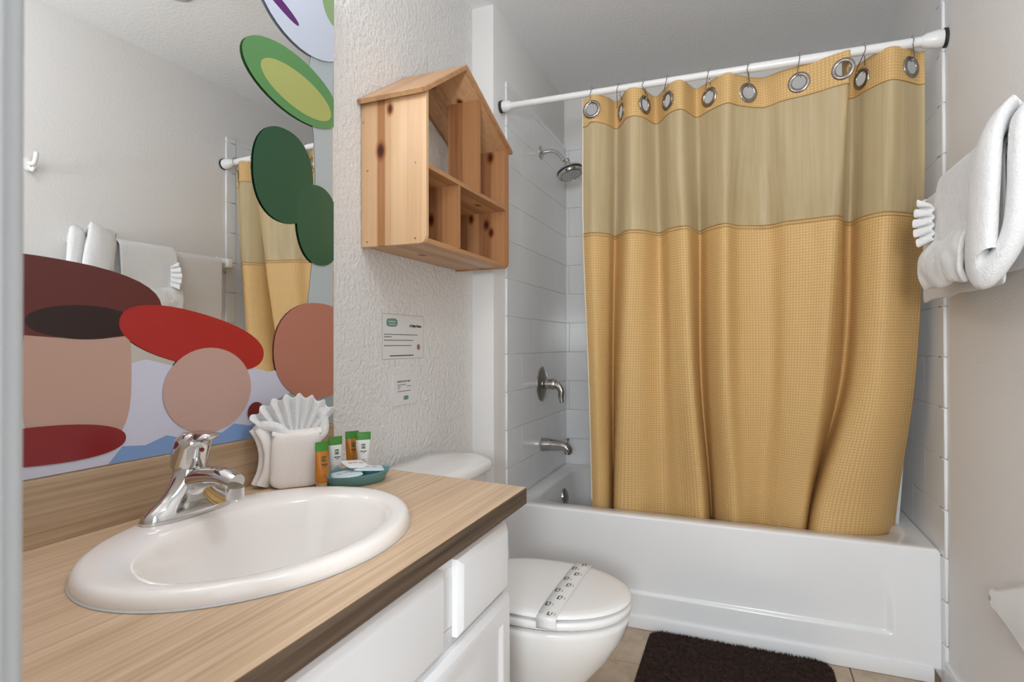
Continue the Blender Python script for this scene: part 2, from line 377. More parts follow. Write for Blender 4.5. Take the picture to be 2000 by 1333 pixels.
# ================================================================== SHOWER FITTINGS
t = thing('overhead_shower', 'chrome shower head on a bent arm high on tiled wall', 'shower head', (XA, 2.62, 2.02))
MB().lathe([(0.034, 0), (0.033, 0.004), (0.022, 0.010), (0.012, 0.014)], (XA, 2.62, 2.015), (1, 0, 0)).build('flange', M_chrome, t)
armp = cat_rom([(XA+0.004, 2.62, 2.015), (XA+0.05, 2.62, 2.018), (XA+0.085, 2.62, 2.002), (XA+0.118, 2.62, 1.962)], 8)
MB().tube(armp, 0.0095, 14).build('arm', M_chrome, t)
hc_ = Vector((XA+0.146, 2.62, 1.912)); hax = Vector((0.30, -0.10, -0.95)).normalized()
MB().lathe([(0.013, -0.060), (0.016, -0.052), (0.012, -0.044), (0.015, -0.036), (0.014, -0.026), (0.03, -0.020), (0.054, -0.010), (0.066, 0.0), (0.067, 0.006), (0.064, 0.007)], hc_, hax, 36).build('bell', M_chrome, t)
MB().lathe([(0.064, 0.006), (0.0645, 0.012), (0.061, 0.013)], hc_, hax, 36).build('gasket', M_black, t)
MB().lathe([(0.063, 0.012), (0.065, 0.018), (0.062, 0.026), (0.054, 0.029), (0.051, 0.024), (0.0, 0.024)], hc_, hax, 36).build('spray_ring', M_chrome, t)
fmat = mat('spray_face_grey', (0.42, 0.42, 0.43), 0.35)
fa = MB().lathe([(0.050, 0.024), (0.049, 0.027), (0.0, 0.027)], hc_, hax, 30).build('spray_face', fmat, t)
q = hax.to_track_quat('Z', 'Y'); nz = MB()
for rr, n in ((0.012, 6), (0.026, 12), (0.039, 18)):
    for k in range(n):
        a = 2*PI*k/n; nz.lathe([(0.0022, 0), (0.0014, 0.003)], hc_ + q @ Vector((rr*math.cos(a), rr*math.sin(a), 0.027)), hax, 6)
nz.build('nozzles', M_plast, fa)

t = thing('shower_valve', 'brushed nickel round shower valve with lever handle', 'shower valve', (XA, 2.64, 0.886))
vc = Vector((XA, 2.635, 0.886))
MB().lathe([(0.086, 0), (0.085, 0.006), (0.070, 0.013), (0.04, 0.020), (0.03, 0.021)], vc, (1, 0, 0), 40).build('escutcheon', M_nickel, t)
MB().lathe([(0.027, 0.018), (0.025, 0.030), (0.023, 0.040), (0.026, 0.046), (0.027, 0.060), (0.022, 0.070), (0.0, 0.074)], vc, (1, 0, 0), 26).build('hub', M_nickel, t)
lev = cat_rom([vc+Vector((0.055, 0, 0.0)), vc+Vector((0.080, -0.004, -0.006)), vc+Vector((0.098, -0.006, -0.03)), vc+Vector((0.097, -0.006, -0.062)), vc+Vector((0.102, -0.006, -0.088))], 6)
MB().tube(lev, [(0.02-0.0004*i, 0.016-0.0003*i) for i in range(len(lev))], 14).build('lever', M_nickel, t)
MB().lathe([(0.004, 0), (0.003, 0.003)], vc+Vector((0.006, 0, -0.072)), (1, 0, 0), 10).build('screw', M_wire, t)

t = thing('tub_spout', 'brushed nickel bath spout with diverter knob above the tub', 'bath spout', (XA, 2.625, 0.58))
def spr(x, rz, ry, dz, n=20): return [(XA+x, 2.625+ry*math.cos(2*PI*j/n), 0.592+dz+rz*math.sin(2*PI*j/n)) for j in range(n)]
MB().loft([spr(0.0, 0.033, 0.031, 0), spr(0.004, 0.034, 0.032, 0), spr(0.05, 0.029, 0.028, 0.001), spr(0.10, 0.024, 0.024, 0.0), spr(0.125, 0.022, 0.023, -0.006), spr(0.142, 0.022, 0.021, -0.016), spr(0.150, 0.014, 0.014, -0.022)]).build('spout_body', M_nickel, t)
MB().lathe([(0.016, 0), (0.016, 0.022)], (XA+0.128, 2.625, 0.553), (0.08, 0, 1), 18).build('outlet', M_nickel, t)
MB().lathe([(0.004, 0), (0.004, 0.012), (0.008, 0.014), (0.008, 0.02), (0.003, 0.024)], (XA+0.130, 2.625, 0.606), (0.1, 0, 1), 14).build('diverter_knob', M_nickel, t)

# ================================================================== CURTAIN ROD, CURTAIN, HOOKS
RY, RZ0, RZ1 = 2.136, 2.053, 2.030
def rodz(x): return RZ0 + (RZ1-RZ0)*(x-XA)/(XR-XA)
t = thing('curtain_rod', 'white tension rod spanning the bathtub alcove below ceiling', 'curtain rod', ((XA+XR)/2, RY, 2.04))
xm = 0.03
MB().tube([(XA+0.02, RY, rodz(XA+0.02)), (xm, RY, rodz(xm))], 0.0125, 20).build('inner_tube', M_plast, t)
MB().tube([(xm-0.005, RY, rodz(xm)), (XR-0.04, RY, rodz(XR-0.04))], 0.0150, 20).build('outer_tube', M_plast, t)
MB().lathe([(0.021, 0.006), (0.022, 0.025), (0.019, 0.04), (0.014, 0.046)], (XA-0.004, RY, rodz(XA)), (1, 0, 0)).build('end_cap', M_plast, t)
MB().lathe([(0.026, 0.006), (0.027, 0.022), (0.022, 0.05), (0.016, 0.062)], (XR+0.004, RY, rodz(XR)), (-1, 0, 0)).build('end_cap', M_plast, t)
MB().lathe([(0.024, 0.0), (0.024, 0.011)], (XA-0.006, RY, rodz(XA)), (1, 0, 0)).build('rubber_pad', M_black, t)
MB().lathe([(0.029, 0.0), (0.029, 0.008)], (XR+0.0075, RY, rodz(XR)), (-1, 0, 0)).build('rubber_pad', M_black, t)

CURT = [(-0.5712,2.141,-0.5776,2.165,-0.5746,2.233,-0.5871,2.333),
(-0.5238,2.129,-0.533,2.15,-0.5372,2.217,-0.5528,2.317),
(-0.4845,2.165,-0.4871,2.195,-0.5068,2.265,-0.5213,2.349),
(-0.4527,2.213,-0.4695,2.255,-0.4972,2.337,-0.5202,2.445),
(-0.3953,2.129,-0.405,2.15,-0.4435,2.217,-0.4829,2.309),
(-0.3463,2.141,-0.3502,2.165,-0.3781,2.217,-0.3938,2.309),
(-0.3068,2.219,-0.2981,2.24,-0.2992,2.2778,-0.3026,2.365),
(-0.2484,2.141,-0.2475,2.165,-0.244,2.233,-0.2275,2.333),
(-0.2035,2.123,-0.1875,2.1425,-0.1744,2.201,-0.1405,2.293),
(-0.16,2.201,-0.1528,2.255,-0.1551,2.345,-0.1229,2.461),
(-0.1099,2.165,-0.1149,2.195,-0.1131,2.265,-0.0998,2.381),
(-0.0486,2.123,-0.0575,2.1425,-0.0575,2.209,-0.0385,2.317),
(-0.0089,2.153,-0.0091,2.2025,-0.0058,2.265,0.0084,2.341),
(0.0648,2.195,0.0825,2.225,0.0883,2.289,0.0593,2.373),
(0.1285,2.165,0.1422,2.18,0.1384,2.249,0.1182,2.341),
(0.2123,2.141,0.2186,2.1575,0.2095,2.225,0.168,2.317),
(0.2898,2.105,0.2792,2.135,0.259,2.217,0.2023,2.325),
(0.322,2.099,0.307,2.165,0.3004,2.297,0.2189,2.397),
(0.3117,2.177,0.3238,2.24,0.3229,2.345,0.2212,2.461),
(0.347,2.213,0.3487,2.2625,0.3367,2.329,0.2203,2.413),
(0.386,2.165,0.3712,2.18,0.3471,2.233,0.2282,2.285),
(0.4359,2.117,0.4186,2.1275,0.3983,2.185,0.3135,2.277),
(0.4821,2.141,0.4704,2.15,0.4458,2.193,0.3963,2.309),
(0.5234,2.177,0.5166,2.195,0.4943,2.233,0.4592,2.365),
(0.5411,2.177,0.5452,2.21,0.534,2.281,0.5066,2.445)]
CZ = (2.04, 1.51, 0.95, 0.385)
NS = 10
levels = [cat_rom([(c[2*k], c[2*k+1], 0) for c in CURT], NS) for k in range(4)]
NC = len(levels[0])
def curt(j, z, back=0.0):
    P = [levels[k][j] for k in range(4)]
    if z >= CZ[1]: k, t_ = 0, (CZ[0]-z)/(CZ[0]-CZ[1])
    elif z >= CZ[2]: k, t_ = 1, (CZ[1]-z)/(CZ[1]-CZ[2])
    else: k, t_ = 2, (CZ[2]-z)/(CZ[2]-CZ[3])
    a, b_, c, d = P[max(k-1, 0)], P[k], P[k+1], P[min(k+2, 3)]
    t_ = min(max(t_, -0.1), 1.1)
    p = 0.5*((2*b_) + (c-a)*t_ + (2*a-5*b_+4*c-d)*t_*t_ + (3*b_-a-3*c+d)*t_**3)
    return Vector((p.x, p.y + back, z))
# arc length for the cloth UV
arc = [0.0]
for j in range(1, NC): arc.append(arc[-1] + (levels[1][j]-levels[1][j-1]).length)
def top_z(j):   # header sags a little between hooks
    x = levels[0][j].x; yo = 2.165 - levels[0][j].y
    return rodz(x) - 0.012 + 0.10*yo*(0.5) + (-0.010 if j < 6 else 0)
def panel(name, zfn0, zfn1, nz, m, parent, th_=0.0):
    vs = []; uvs = []; fs = []
    for j in range(NC):
        za, zb = zfn0(j), zfn1(j)
        for i in range(nz+1):
            z = za + (zb-za)*i/nz; p = curt(j, z)
            p.y += 0.0015*noise.noise(Vector((p.x*25, z*9, 3.1))); vs.append(p); uvs.append((arc[j], z))
    for j in range(NC-1):
        for i in range(nz):
            a = j*(nz+1)+i; fs.append((a, a+1, a+nz+2, a+nz+1))
    me = bpy.data.meshes.new(name); me.from_pydata(vs, [], fs); uvl = me.uv_layers.new(name='UVMap')
    for lp in me.loops: uvl.data[lp.index].uv = uvs[lp.vertex_index]
    for p in me.polygons: p.use_smooth = True
    me.materials.append(m); o = link(name, me, parent)
    if th_:
        s = o.modifiers.new('thickness', 'SOLIDIFY'); s.thickness = th_; s.offset = 0
    return o
cur = thing('shower_curtain', 'golden yellow waffle shower curtain with sheer top band', 'shower curtain', (0.0, 2.2, 0.4))
z_hdr = lambda j: top_z(j) - 0.105
z_mid = lambda j: 1.513 - 0.010*(levels[1][j].x+0.6)
hdr = panel('header_band', top_z, z_hdr, 40, M_waffle, cur, 0.003)
panel('sheer_panel', z_hdr, z_mid, 26, M_sheer, cur)
panel('waffle_panel', z_mid, lambda j: 0.365, 60, M_waffle, cur, 0.003)
# stitched seams
def seam(zf, dz):
    b = MB(); pts = [curt(j, zf(j)+dz) + Vector((0, -0.0022, 0)) for j in range(NC)]; b.tube(pts, 0.0014, 5)
    return b
M_seam = mat('brown_gold_stitching', (0.36, 0.21, 0.07), 0.8)
seam(z_hdr, 0.0).build('seam', M_seam, cur); seam(z_mid, -0.001).build('seam', M_seam, cur); seam(z_mid, -0.012).build('seam', M_seam, cur)
M_hem = mat('pale_hem', (0.70, 0.64, 0.52), 0.7)
MB().tube([curt(0, 2.03-0.05*k)+Vector((-0.001, 0, 0)) for k in range(33)], 0.003, 6).build('hem', M_hem, cur)
# liner behind the curtain, showing at its right edge
lp = cat_rom([(0.36, 2.30, 0), (0.41, 2.315, 0), (0.46, 2.30, 0), (0.50, 2.29, 0), (0.532, 2.255, 0)], 8)
lb = cat_rom([(0.33, 2.50, 0), (0.38, 2.51, 0), (0.43, 2.50, 0), (0.48, 2.49, 0), (0.524, 2.475, 0)], 8)
def lin(u, v):
    j = int(round(u*(len(lp)-1))); a, b_ = lp[j], lb[j]; k = v**1.6; p = a.lerp(b_, k); return (p.x, p.y + 0.008*math.sin(p.x*60)*(1-v*0.5), 1.55 + (0.37-1.55)*v)
ob = MB().grid(lin, len(lp)-1, 30).build('curtain_liner', M_liner); tag(ob, 'white liner edge showing behind right side of yellow curtain', 'curtain liner')
# grommets sit in the header cloth, hooks run from rod to grommet
def jx(px_x, lo=0, hi=NC-1):
    return min(range(lo, hi+1), key=lambda j: abs(levels[0][j].x - px_x))
GR = [(jx(-0.532, 0, 20), 0), (jx(-0.432, 30, 40), 0), (jx(-0.340, 40, 60), 0), (jx(-0.253, 62, 75), 0), (jx(-0.110, 92, 108), 0), (jx(0.018, 110, 135), 0), (jx(0.175, 140, 158), 0), (163, 1), (jx(0.368, 190, 208), 0), (jx(0.500, 215, 240), 0)]
names = ['at the left hem', 'second from the left hem', 'third from the left hem', 'fourth from the left hem', 'fifth from the left hem', 'in the middle, sixth from left', 'seventh from left, before the deep fold', '', 'in the deep fold, second from right', 'at the right hem']
ctrs = []
for (j, nohook), nm in zip(GR, names):
    zc = top_z(j) - 0.056; p = curt(j, zc); a, b_ = curt(max(j-2, 0), zc), curt(min(j+2, NC-1), zc)
    nrm = (b_-a).cross(Vector((0, 0, 1))).normalized()
    if nrm.y > 0: nrm = -nrm
    c = p + nrm*0.002; ctrs.append((p.copy(), j))
    MB().torus(c, nrm, 0.0285, 0.0068, 36, 10, 0.5).build('grommet', M_gromm, cur)
    if nohook: continue
    x = p.x; rz = rodz(x); rr = 0.0150 if x > xm else 0.0125
    hk = thing('curtain_hook', 'wire roller hook on the white rod ' + nm, 'curtain hook', (x, RY, rz), 'shower curtain hooks')
    top = rr + 0.0035; g0 = c + Vector((0, 0, 0.026))
    pth = [g0 + nrm*0.010 + Vector((-0.004, 0, -0.006)), g0 + nrm*0.012 + Vector((-0.002, 0, 0.006)), Vector((x-0.003, RY-0.018, rz-0.012)), Vector((x-0.001, RY-rr-0.003, rz)), Vector((x, RY-rr*0.7, rz+top*0.72)), Vector((x, RY, rz+top)), Vector((x, RY+rr*0.7, rz+top*0.72)), Vector((x+0.001, RY+rr+0.003, rz)), Vector((x+0.003, RY+0.015, rz-0.02)), g0 - nrm*0.010 + Vector((0.003, 0, 0.004)), g0 - nrm*0.004 + Vector((0.004, 0, -0.008))]
    MB().tube(cat_rom(pth, 5), 0.0013, 7).build('wire', M_wire, hk)
    for k in range(-2, 3):
        a = k*0.42; MB().sphere((x, RY + math.sin(a)*(top+0.001), rz + math.cos(a)*(top+0.001)), 0.0036, 10).build('roller_bead', M_nickel, hk)
    MB().sphere(g0 + nrm*0.010 + Vector((-0.004, 0, -0.006)), 0.0035, 10).build('hook_ball', M_nickel, hk)

bmh = bmesh.new(); bmh.from_mesh(hdr.data); kill = []
for f in bmh.faces:   # the eyelets are open
    fc = f.calc_center_median(); jj = f.verts[0].index // 41
    if any((fc-p).length < 0.0285 and abs(jj-j) < 14 for p, j in ctrs): kill.append(f)
bmesh.ops.delete(bmh, geom=kill, context='FACES'); bmh.to_mesh(hdr.data); bmh.free()

# ================================================================== VANITY
van = thing('vanity_cabinet', 'white painted vanity cabinet with raised panel doors and drawers', 'cabinet', (-0.72, 0.66, 0))
fx = XC - 0.045; vy0, vy1 = YD+0.012, 1.128
b = MB().box(XW+0.002, fx-0.018, vy1-0.016, vy1, 0.0, HC-0.036).box(XW+0.002, fx-0.018, vy0, vy0+0.016, 0, HC-0.036).box(XW+0.002, XW+0.014, vy0, vy1, 0.08, HC-0.036).box(XW+0.002, fx-0.018, vy0, vy1, 0.08, 0.096).box(fx-0.09, fx-0.075, vy0, vy1, 0, 0.085)
b.build('carcass', M_cab, van, bev=0.0008, seg=1)
ff = MB()
for (a0, a1, c0, c1) in ((vy0, vy1, 0.69, HC-0.036), (vy0, vy1, 0.535, 0.585), (vy0, vy1, 0.08, 0.11), (vy1-0.03, vy1, 0.585, 0.69), (0.82, 0.905, 0.585, 0.69), (vy0, vy0+0.03, 0.585, 0.69), (vy1-0.03, vy1, 0.11, 0.535), (vy0, vy0+0.03, 0.11, 0.535), (0.60, 0.68, 0.11, 0.535)):
    ff.box(fx-0.018, fx, a0, a1, c0, c1)
ff.build('face_frame', M_cab, van, bev=0.0006, seg=1)
def panel_front(name, a0, a1, c0, c1, raised, parent):
    t0 = fx; m_ = MB()
    def R(e, x): return [(x, a0+e, c0+e), (x, a1-e, c0+e), (x, a1-e, c1-e), (x, a0+e, c1-e)]
    rings = [R(0, t0), R(0, t0+0.011), R(0.011, t0+0.019)]
    if raised: rings += [R(0.045, t0+0.019), R(0.052, t0+0.012), R(0.060, t0+0.012), R(0.085, t0+0.018)]
    else: rings += [R(0.014, t0+0.0195)]
    return m_.loft(rings).build(name, M_cab, parent, bev=0.0008, seg=1)
panel_front('drawer_front', 0.888, 1.112, 0.566, 0.703, False, van)
panel_front('false_front', vy0+0.02, 0.838, 0.566, 0.703, False, van)
panel_front('door', 0.645, 1.122, 0.10, 0.552, True, van); panel_front('door', vy0+0.02, 0.638, 0.10, 0.552, True, van)

ctr = thing('countertop', 'light oak laminate vanity counter with dark front edge and backsplash', 'countertop', (-0.72, 0.66, HC-0.035))
S = (-0.7022, 0.69, 0.26, 0.2066)   # sink centre x, y, half length along y, half depth along x
# worktop slab with a round cut-out
top = MB(); N = 72
def cyx(s, a): return (S[0] + S[3]*s*math.cos(a), S[1] + S[2]*s*math.sin(a))
poly = [(XW+0.001, YD+0.002), (XC, YD+0.002), (XC, 1.140), (XW+0.001, 1.205)]
def ray_poly(a):
    d = Vector((math.cos(a)*S[3], math.sin(a)*S[2])); best = None
    for i in range(4):
        p, q_ = Vector(poly[i]), Vector(poly[(i+1) % 4]); e = q_-p; o_ = Vector((S[0], S[1])); den = d.x*e.y - d.y*e.x
        if abs(den) < 1e-9: continue
        w_ = p-o_; tt = (w_.x*e.y - w_.y*e.x)/den; uu = (w_.x*d.y - w_.y*d.x)/den
        if tt > 0 and -1e-6 <= uu <= 1+1e-6 and (best is None or tt < best): best = tt
    return (S[0]+d.x*best, S[1]+d.y*best)
angs = sorted([2*PI*k/N for k in range(N)] + [math.atan2((py-S[1])/S[2], (px-S[0])/S[3]) % (2*PI) for px, py in poly])
outer = [ray_poly(a) for a in angs]; inner = [cyx(0.93, a) for a in angs]
for zz, zz2 in ((HC, HC-0.034),):
    top.loft([[(x, y, zz) for x, y in inner], [(x, y, zz) for x, y in outer], [(x, y, zz2) for x, y in outer], [(x, y, zz2) for x, y in inner], [(x, y, zz) for x, y in inner]], False, False)
top.build('worktop', M_lam, ctr)
bx('front_edge', M_lam_edge, XC-0.0005, XC+0.0015, YD+0.002, 1.1402, HC-0.0345, HC-0.0015, ctr)
MB().loft([[(XC-0.001, 1.1401, HC-0.0345), (XC-0.001, 1.1401, HC-0.001), (XC-0.001, 1.1415, HC-0.001), (XC-0.001, 1.1415, HC-0.0345)], [(XW+0.002, 1.2051, HC-0.0345), (XW+0.002, 1.2051, HC-0.001), (XW+0.002, 1.2065, HC-0.001), (XW+0.002, 1.2065, HC-0.0345)]]).build('end_edge', M_lam_edge, ctr)
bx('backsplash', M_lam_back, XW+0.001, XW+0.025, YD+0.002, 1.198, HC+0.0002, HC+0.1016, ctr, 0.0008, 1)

# sink
snk = thing('sink_basin', 'oval off-white drop-in sink set in the oak counter', 'sink', (S[0], S[1], HC))
def ell(s, z, dx=0.0, s2=None, n=72): return [(S[0]+dx + S[3]*s*math.cos(2*PI*k/n), S[1] + S[2]*(s2 or s)*math.sin(2*PI*k/n), HC+z) for k in range(n)]
def ell2(rx, ry, z, dx, n=72): return [(S[0]+dx + rx*math.cos(2*PI*k/n), S[1] + ry*math.sin(2*PI*k/n), HC+z) for k in range(n)]
rings = [ell(0.96, 0.0005), ell(1.0, 0.0005), ell(1.004, 0.006), ell(0.996, 0.014), ell(0.975, 0.0195), ell(0.945, 0.0215),
         ell2(0.150, 0.215, 0.020, 0.028), ell2(0.143, 0.207, 0.016, 0.028), ell2(0.137, 0.200, 0.006, 0.028), ell2(0.128, 0.188, -0.03, 0.028), ell2(0.112, 0.165, -0.075, 0.028), ell2(0.085, 0.125, -0.115, 0.028), ell2(0.045, 0.06, -0.135, 0.028), ell2(0.022, 0.022, -0.14, 0.028)]
MB().loft(rings, False, True).build('bowl', M_sink, snk, angle=70)
MB().lathe([(0.022, 0), (0.024, 0.003), (0.016, 0.004), (0.0, 0.002)], (S[0]+0.028, S[1], HC-0.139)).build('drain', M_chrome, snk)
M_caulk = mat('grey_caulk', (0.60, 0.59, 0.58), 0.6)
MB().loft([ell(1.0, 0.004), ell(1.012, 0.0008), ell(0.99, 0.0006)], False, False).build('caulk_bead', M_caulk, snk)

# faucet
FX, FY, FZ = -0.872, 0.688, HC+0.0212
fau = thing('sink_faucet', 'chrome single lever faucet standing behind the oval sink', 'faucet', (FX, FY, FZ))
def fring(hx, hy, z, dx=0, dy=0, e=1.0, n=32):
    pw = lambda x: math.copysign(abs(x)**e, x)
    return [(FX+dx+hx*pw(math.cos(2*PI*k/n)), FY+dy+hy*pw(math.sin(2*PI*k/n)), FZ+z) for k in range(n)]
MB().loft([fring(0.027, 0.082, 0, e=0.85), fring(0.0275, 0.083, 0.004, e=0.85), fring(0.026, 0.080, 0.013, e=0.85), fring(0.023, 0.070, 0.021, e=0.9), fring(0.021, 0.055, 0.030), fring(0.021, 0.041, 0.042), fring(0.022, 0.031, 0.056), fring(0.023, 0.0265, 0.066), fring(0.023, 0.025, 0.078)]).build('base_body', M_chrome, fau, angle=60)
sp_ = cat_rom([(FX-0.004, FY, FZ+0.052), (FX+0.035, FY, FZ+0.064), (FX+0.075, FY, FZ+0.068), (FX+0.108, FY, FZ+0.060)], 6)
MB().tube(sp_, [(0.020-0.0003*i, 0.022-0.0003*i) for i in range(len(sp_))], 20).build('spout', M_chrome, fau, angle=60)
MB().lathe([(0.013, 0), (0.0145, 0.003), (0.0145, 0.020)], (FX+0.104, FY, FZ+0.034), (0.06, 0, 1)).build('aerator', M_chrome, fau)
MB().loft([fring(0.024, 0.0265, 0.078), fring(0.026, 0.0285, 0.080), fring(0.027, 0.030, 0.098, 0.003), fring(0.027, 0.031, 0.113, 0.008), fring(0.026, 0.030, 0.126, 0.012), fring(0.021, 0.024, 0.136, 0.015), fring(0.008, 0.009, 0.1395, 0.017)]).build('handle_dome', M_chrome, fau, angle=60)
lv = MB()
def lvr(x, hw, z, t_): return [(FX+x, FY-hw, FZ+z), (FX+x, FY-hw*0.6, FZ+z+t_), (FX+x, FY+hw*0.6, FZ+z+t_), (FX+x, FY+hw, FZ+z), (FX+x, FY, FZ+z-t_*0.6)]
lv.loft([lvr(0.0, 0.025, 0.124, 0.014), lvr(0.025, 0.026, 0.126, 0.013), lvr(0.042, 0.023, 0.128, 0.010), lvr(0.052, 0.018, 0.131, 0.007), lvr(0.057, 0.010, 0.133, 0.003)]).build('lever', M_chrome, fau, bev=0.002)
MB().lathe([(0.0042, 0), (0.003, 0.002), (0, 0.002)], (FX+0.0345, FY-0.003, FZ+0.110), (1, -0.1, 0.25), 12).build('red_dot', mat('red_dot', (0.20, 0.012, 0.01), 0.3), fau)

# ================================================================== MIRROR AND STICKERS
# the sheet stands off the wall slightly more at its far end
def mx(y): return XW + 0.004 + 0.02*(y-0.17)/1.05
MY0, MY1, MZ0, MZ1 = YD+0.004, 1.198, HC+0.1024, 2.02
mir = thing('wall_mirror', 'large frameless wall mirror covered in coloured stickers above backsplash', 'mirror', (XW, 0.68, MZ0))
MB().loft([[(mx(y)-e, y, z) for y, z in ((MY0, MZ0), (MY1, MZ0), (MY1, MZ1), (MY0, MZ1))] for e in (0.0003, 0.0)], False, True).build('silvered_face', M_mirror, mir)
M_glassedge = mat('mirror_edge', (0.10, 0.12, 0.115), 0.2)
MB().loft([[(mx(y)-e, y, z) for y, z in ((MY0, MZ0), (MY1, MZ0), (MY1, MZ1), (MY0, MZ1))] for e in (0.0055, 0.0004)]).build('backing', M_glassedge, mir)
def blob(cy_, cz, ry, rz, rot=0, e=2.0, n=40, wob=0, seed=0):
    out = []
    for k in range(n):
        a = 2*PI*k/n; c, s = math.cos(a), math.sin(a)
        r = (abs(c)**e + abs(s)**e)**(-1/e) * (1 + wob*noise.noise(Vector((c*1.3+seed, s*1.3, seed))))
        y, z = ry*r*c, rz*r*s; out.append((cy_ + y*math.cos(rot) - z*math.sin(rot), cz + y*math.sin(rot) + z*math.cos(rot)))
    return out
def clip(poly):
    def cut(P, f):
        out = []
        for i in range(len(P)):
            a, b_ = P[i-1], P[i]; fa_, fb = f(a), f(b_)
            if (fa_ >= 0) != (fb >= 0): t_ = fa_/(fa_-fb); out.append((a[0]+(b_[0]-a[0])*t_, a[1]+(b_[1]-a[1])*t_))
            if fb >= 0: out.append(b_)
        return out
    for f in (lambda p: MY1-0.004-p[0], lambda p: p[1]-MZ0-0.001, lambda p: MZ1-0.002-p[1], lambda p: p[0]-MY0-0.02): poly = cut(poly, f)
    return poly
layer = [0]
def vinyl(name, col): 
    m = mat(name, col, 0.28); return m
def sticker(label, col, poly, lift=None):
    layer[0] += 1; e = 0.0004 + 0.00022*layer[0]
    P = clip(poly); m = vinyl('vinyl_' + label.split(' sticker')[0].replace(' ', '_'), col)
    o = MB().loft([[(mx(y)+d, y, z) for y, z in P] for d in (e, e+0.0002)]).build('mirror_sticker', m); return tag(o, label, 'sticker', 'vinyl stickers on the mirror')
wave = [(0.30, 0.86)] + [(1.22, 0.86)] + [(1.22, 1.02), (1.10, 1.03), (0.98, 1.02), (0.90, 1.04), (0.80, 1.03), (0.70, 1.055), (0.60, 1.03), (0.48, 1.03), (0.30, 1.04)]
sticker('pale lavender sheet sticker along the bottom of the mirror', (0.60, 0.60, 0.72), wave)
sticker('grey blue strip sticker down the right edge of the mirror', (0.42, 0.48, 0.50), [(1.10, 1.15), (1.22, 1.15), (1.22, 2.02), (1.16, 2.02), (1.115, 1.80), (1.10, 1.72), (1.125, 1.60), (1.13, 1.5), (1.12, 1.3)])
clouds = [(0.62, 0.86), (1.0, 0.86), (1.0, 0.905), (0.96, 0.915), (0.93, 0.905), (0.89, 0.915), (0.86, 0.90), (0.82, 0.908), (0.78, 0.90), (0.74, 0.912), (0.70, 0.90), (0.66, 0.905)]
sticker('mid blue wavy strip sticker just above the backsplash', (0.20, 0.33, 0.60), clouds)
sticker('grey teal patch sticker behind the folded washcloth', (0.28, 0.36, 0.38), blob(1.10, 0.915, 0.14, 0.06, 0.1, 2.2, 40, .1, 2))
sticker('tall peach rounded sticker at the left of the mirror', (0.50, 0.32, 0.255), blob(0.593, 1.03, 0.082, 0.125, 0, 3))
sticker('wide brown rounded sticker at the left of the mirror', (0.115, 0.022, 0.018), blob(0.555, 1.155, 0.175, 0.062, -0.06, 2.4))
sticker('dark brown oval sticker on the wide brown one', (0.022, 0.007, 0.006), blob(0.60, 1.118, 0.085, 0.028, 0.0, 2.0))
sticker('bright red oval sticker in the middle of the mirror', (0.40, 0.018, 0.014), blob(0.81, 1.09, 0.16, 0.052, -0.22, 2.3))
sticker('round peach sticker below the bright red oval', (0.52, 0.335, 0.285), blob(0.832, 0.99, 0.100, 0.085, 0, 2.0))
sticker('round salmon pink sticker at the lower right corner', (0.44, 0.175, 0.125), blob(1.14, 1.065, 0.145, 0.12, 0, 2.2))
sticker('small dark red round sticker beside the folded washcloth', (0.16, 0.012, 0.012), blob(0.945, 0.933, 0.022, 0.022, 0, 2))
sticker('long dark red sticker at the bottom left corner', (0.23, 0.012, 0.014), blob(0.55, 0.925, 0.115, 0.030, -0.05, 2.3))
sticker('upright dark green oval sticker right of centre', (0.022, 0.085, 0.042), blob(1.028, 1.475, 0.092, 0.11, 0, 2.3))
sticker('smaller dark green sticker below the upright green oval', (0.026, 0.095, 0.048), blob(1.14, 1.38, 0.075, 0.10, 0.1, 2.3))
sticker('slanted leaf green oval sticker near the right edge', (0.105, 0.27, 0.095), blob(1.06, 1.70, 0.155, 0.075, -0.15, 2.0))
sticker('yellow green oval sticker inside the leaf green one', (0.40, 0.43, 0.14), blob(1.07, 1.69, 0.115, 0.045, -0.15, 2.0))
sticker('pale blue round sticker at the top right corner', (0.55, 0.60, 0.72), blob(1.10, 1.93, 0.165, 0.135, 0, 2.0))
sticker('slim purple sticker on the pale blue round one', (0.10, 0.012, 0.14), blob(1.00, 1.875, 0.075, 0.012, -0.35, 2.2))
sticker('light green corner sticker at the mirror top right', (0.25, 0.38, 0.18), blob(1.20, 1.97, 0.05, 0.06, 0, 2.0))

# ================================================================== HOUSE SHELF
hs = thing('house_shelf', 'pine house-shaped wall shelf with pitched roof and four compartments', 'shelf', (XW, 1.63, 1.36))
HX0, HX1 = XW+0.002, -0.797; hy0, hy1, hz0 = 1.342, 1.930, 1.358; tk = 0.014; ry_, rz_ = 1.573, 1.930
def rz_left(y): return 1.772 + (y-hy0)*(rz_-1.772)/(ry_-hy0)
def rz_right(y): return rz_ - (y-ry_)*(rz_-1.787)/(hy1-ry_)
def side_panel(ya, yb, ztop_a, ztop_b):
    b = MB(); r = 0.022; prof = [(HX0, hz0)] + [(HX1-r+r*math.sin(a), hz0+r-r*math.cos(a)) for a in [PI/2*k/6 for k in range(7)]]
    n = len(prof)
    A = [(x, ya, z) for x, z in prof] + [(HX1, ya, ztop_a), (HX0, ya, ztop_a)]; B = [(x, yb, z) for x, z in prof] + [(HX1, yb, ztop_b), (HX0, yb, ztop_b)]
    return b.loft([A, B])
lp_ = side_panel(hy0, hy0+tk, rz_left(hy0), rz_left(hy0+tk)).build('side_panel', M_pine_z, hs, bev=0.0008, seg=1)
side_panel(hy1-tk, hy1, rz_right(hy1-tk), rz_right(hy1)).build('side_panel', M_pine_in, hs, bev=0.0008, seg=1)
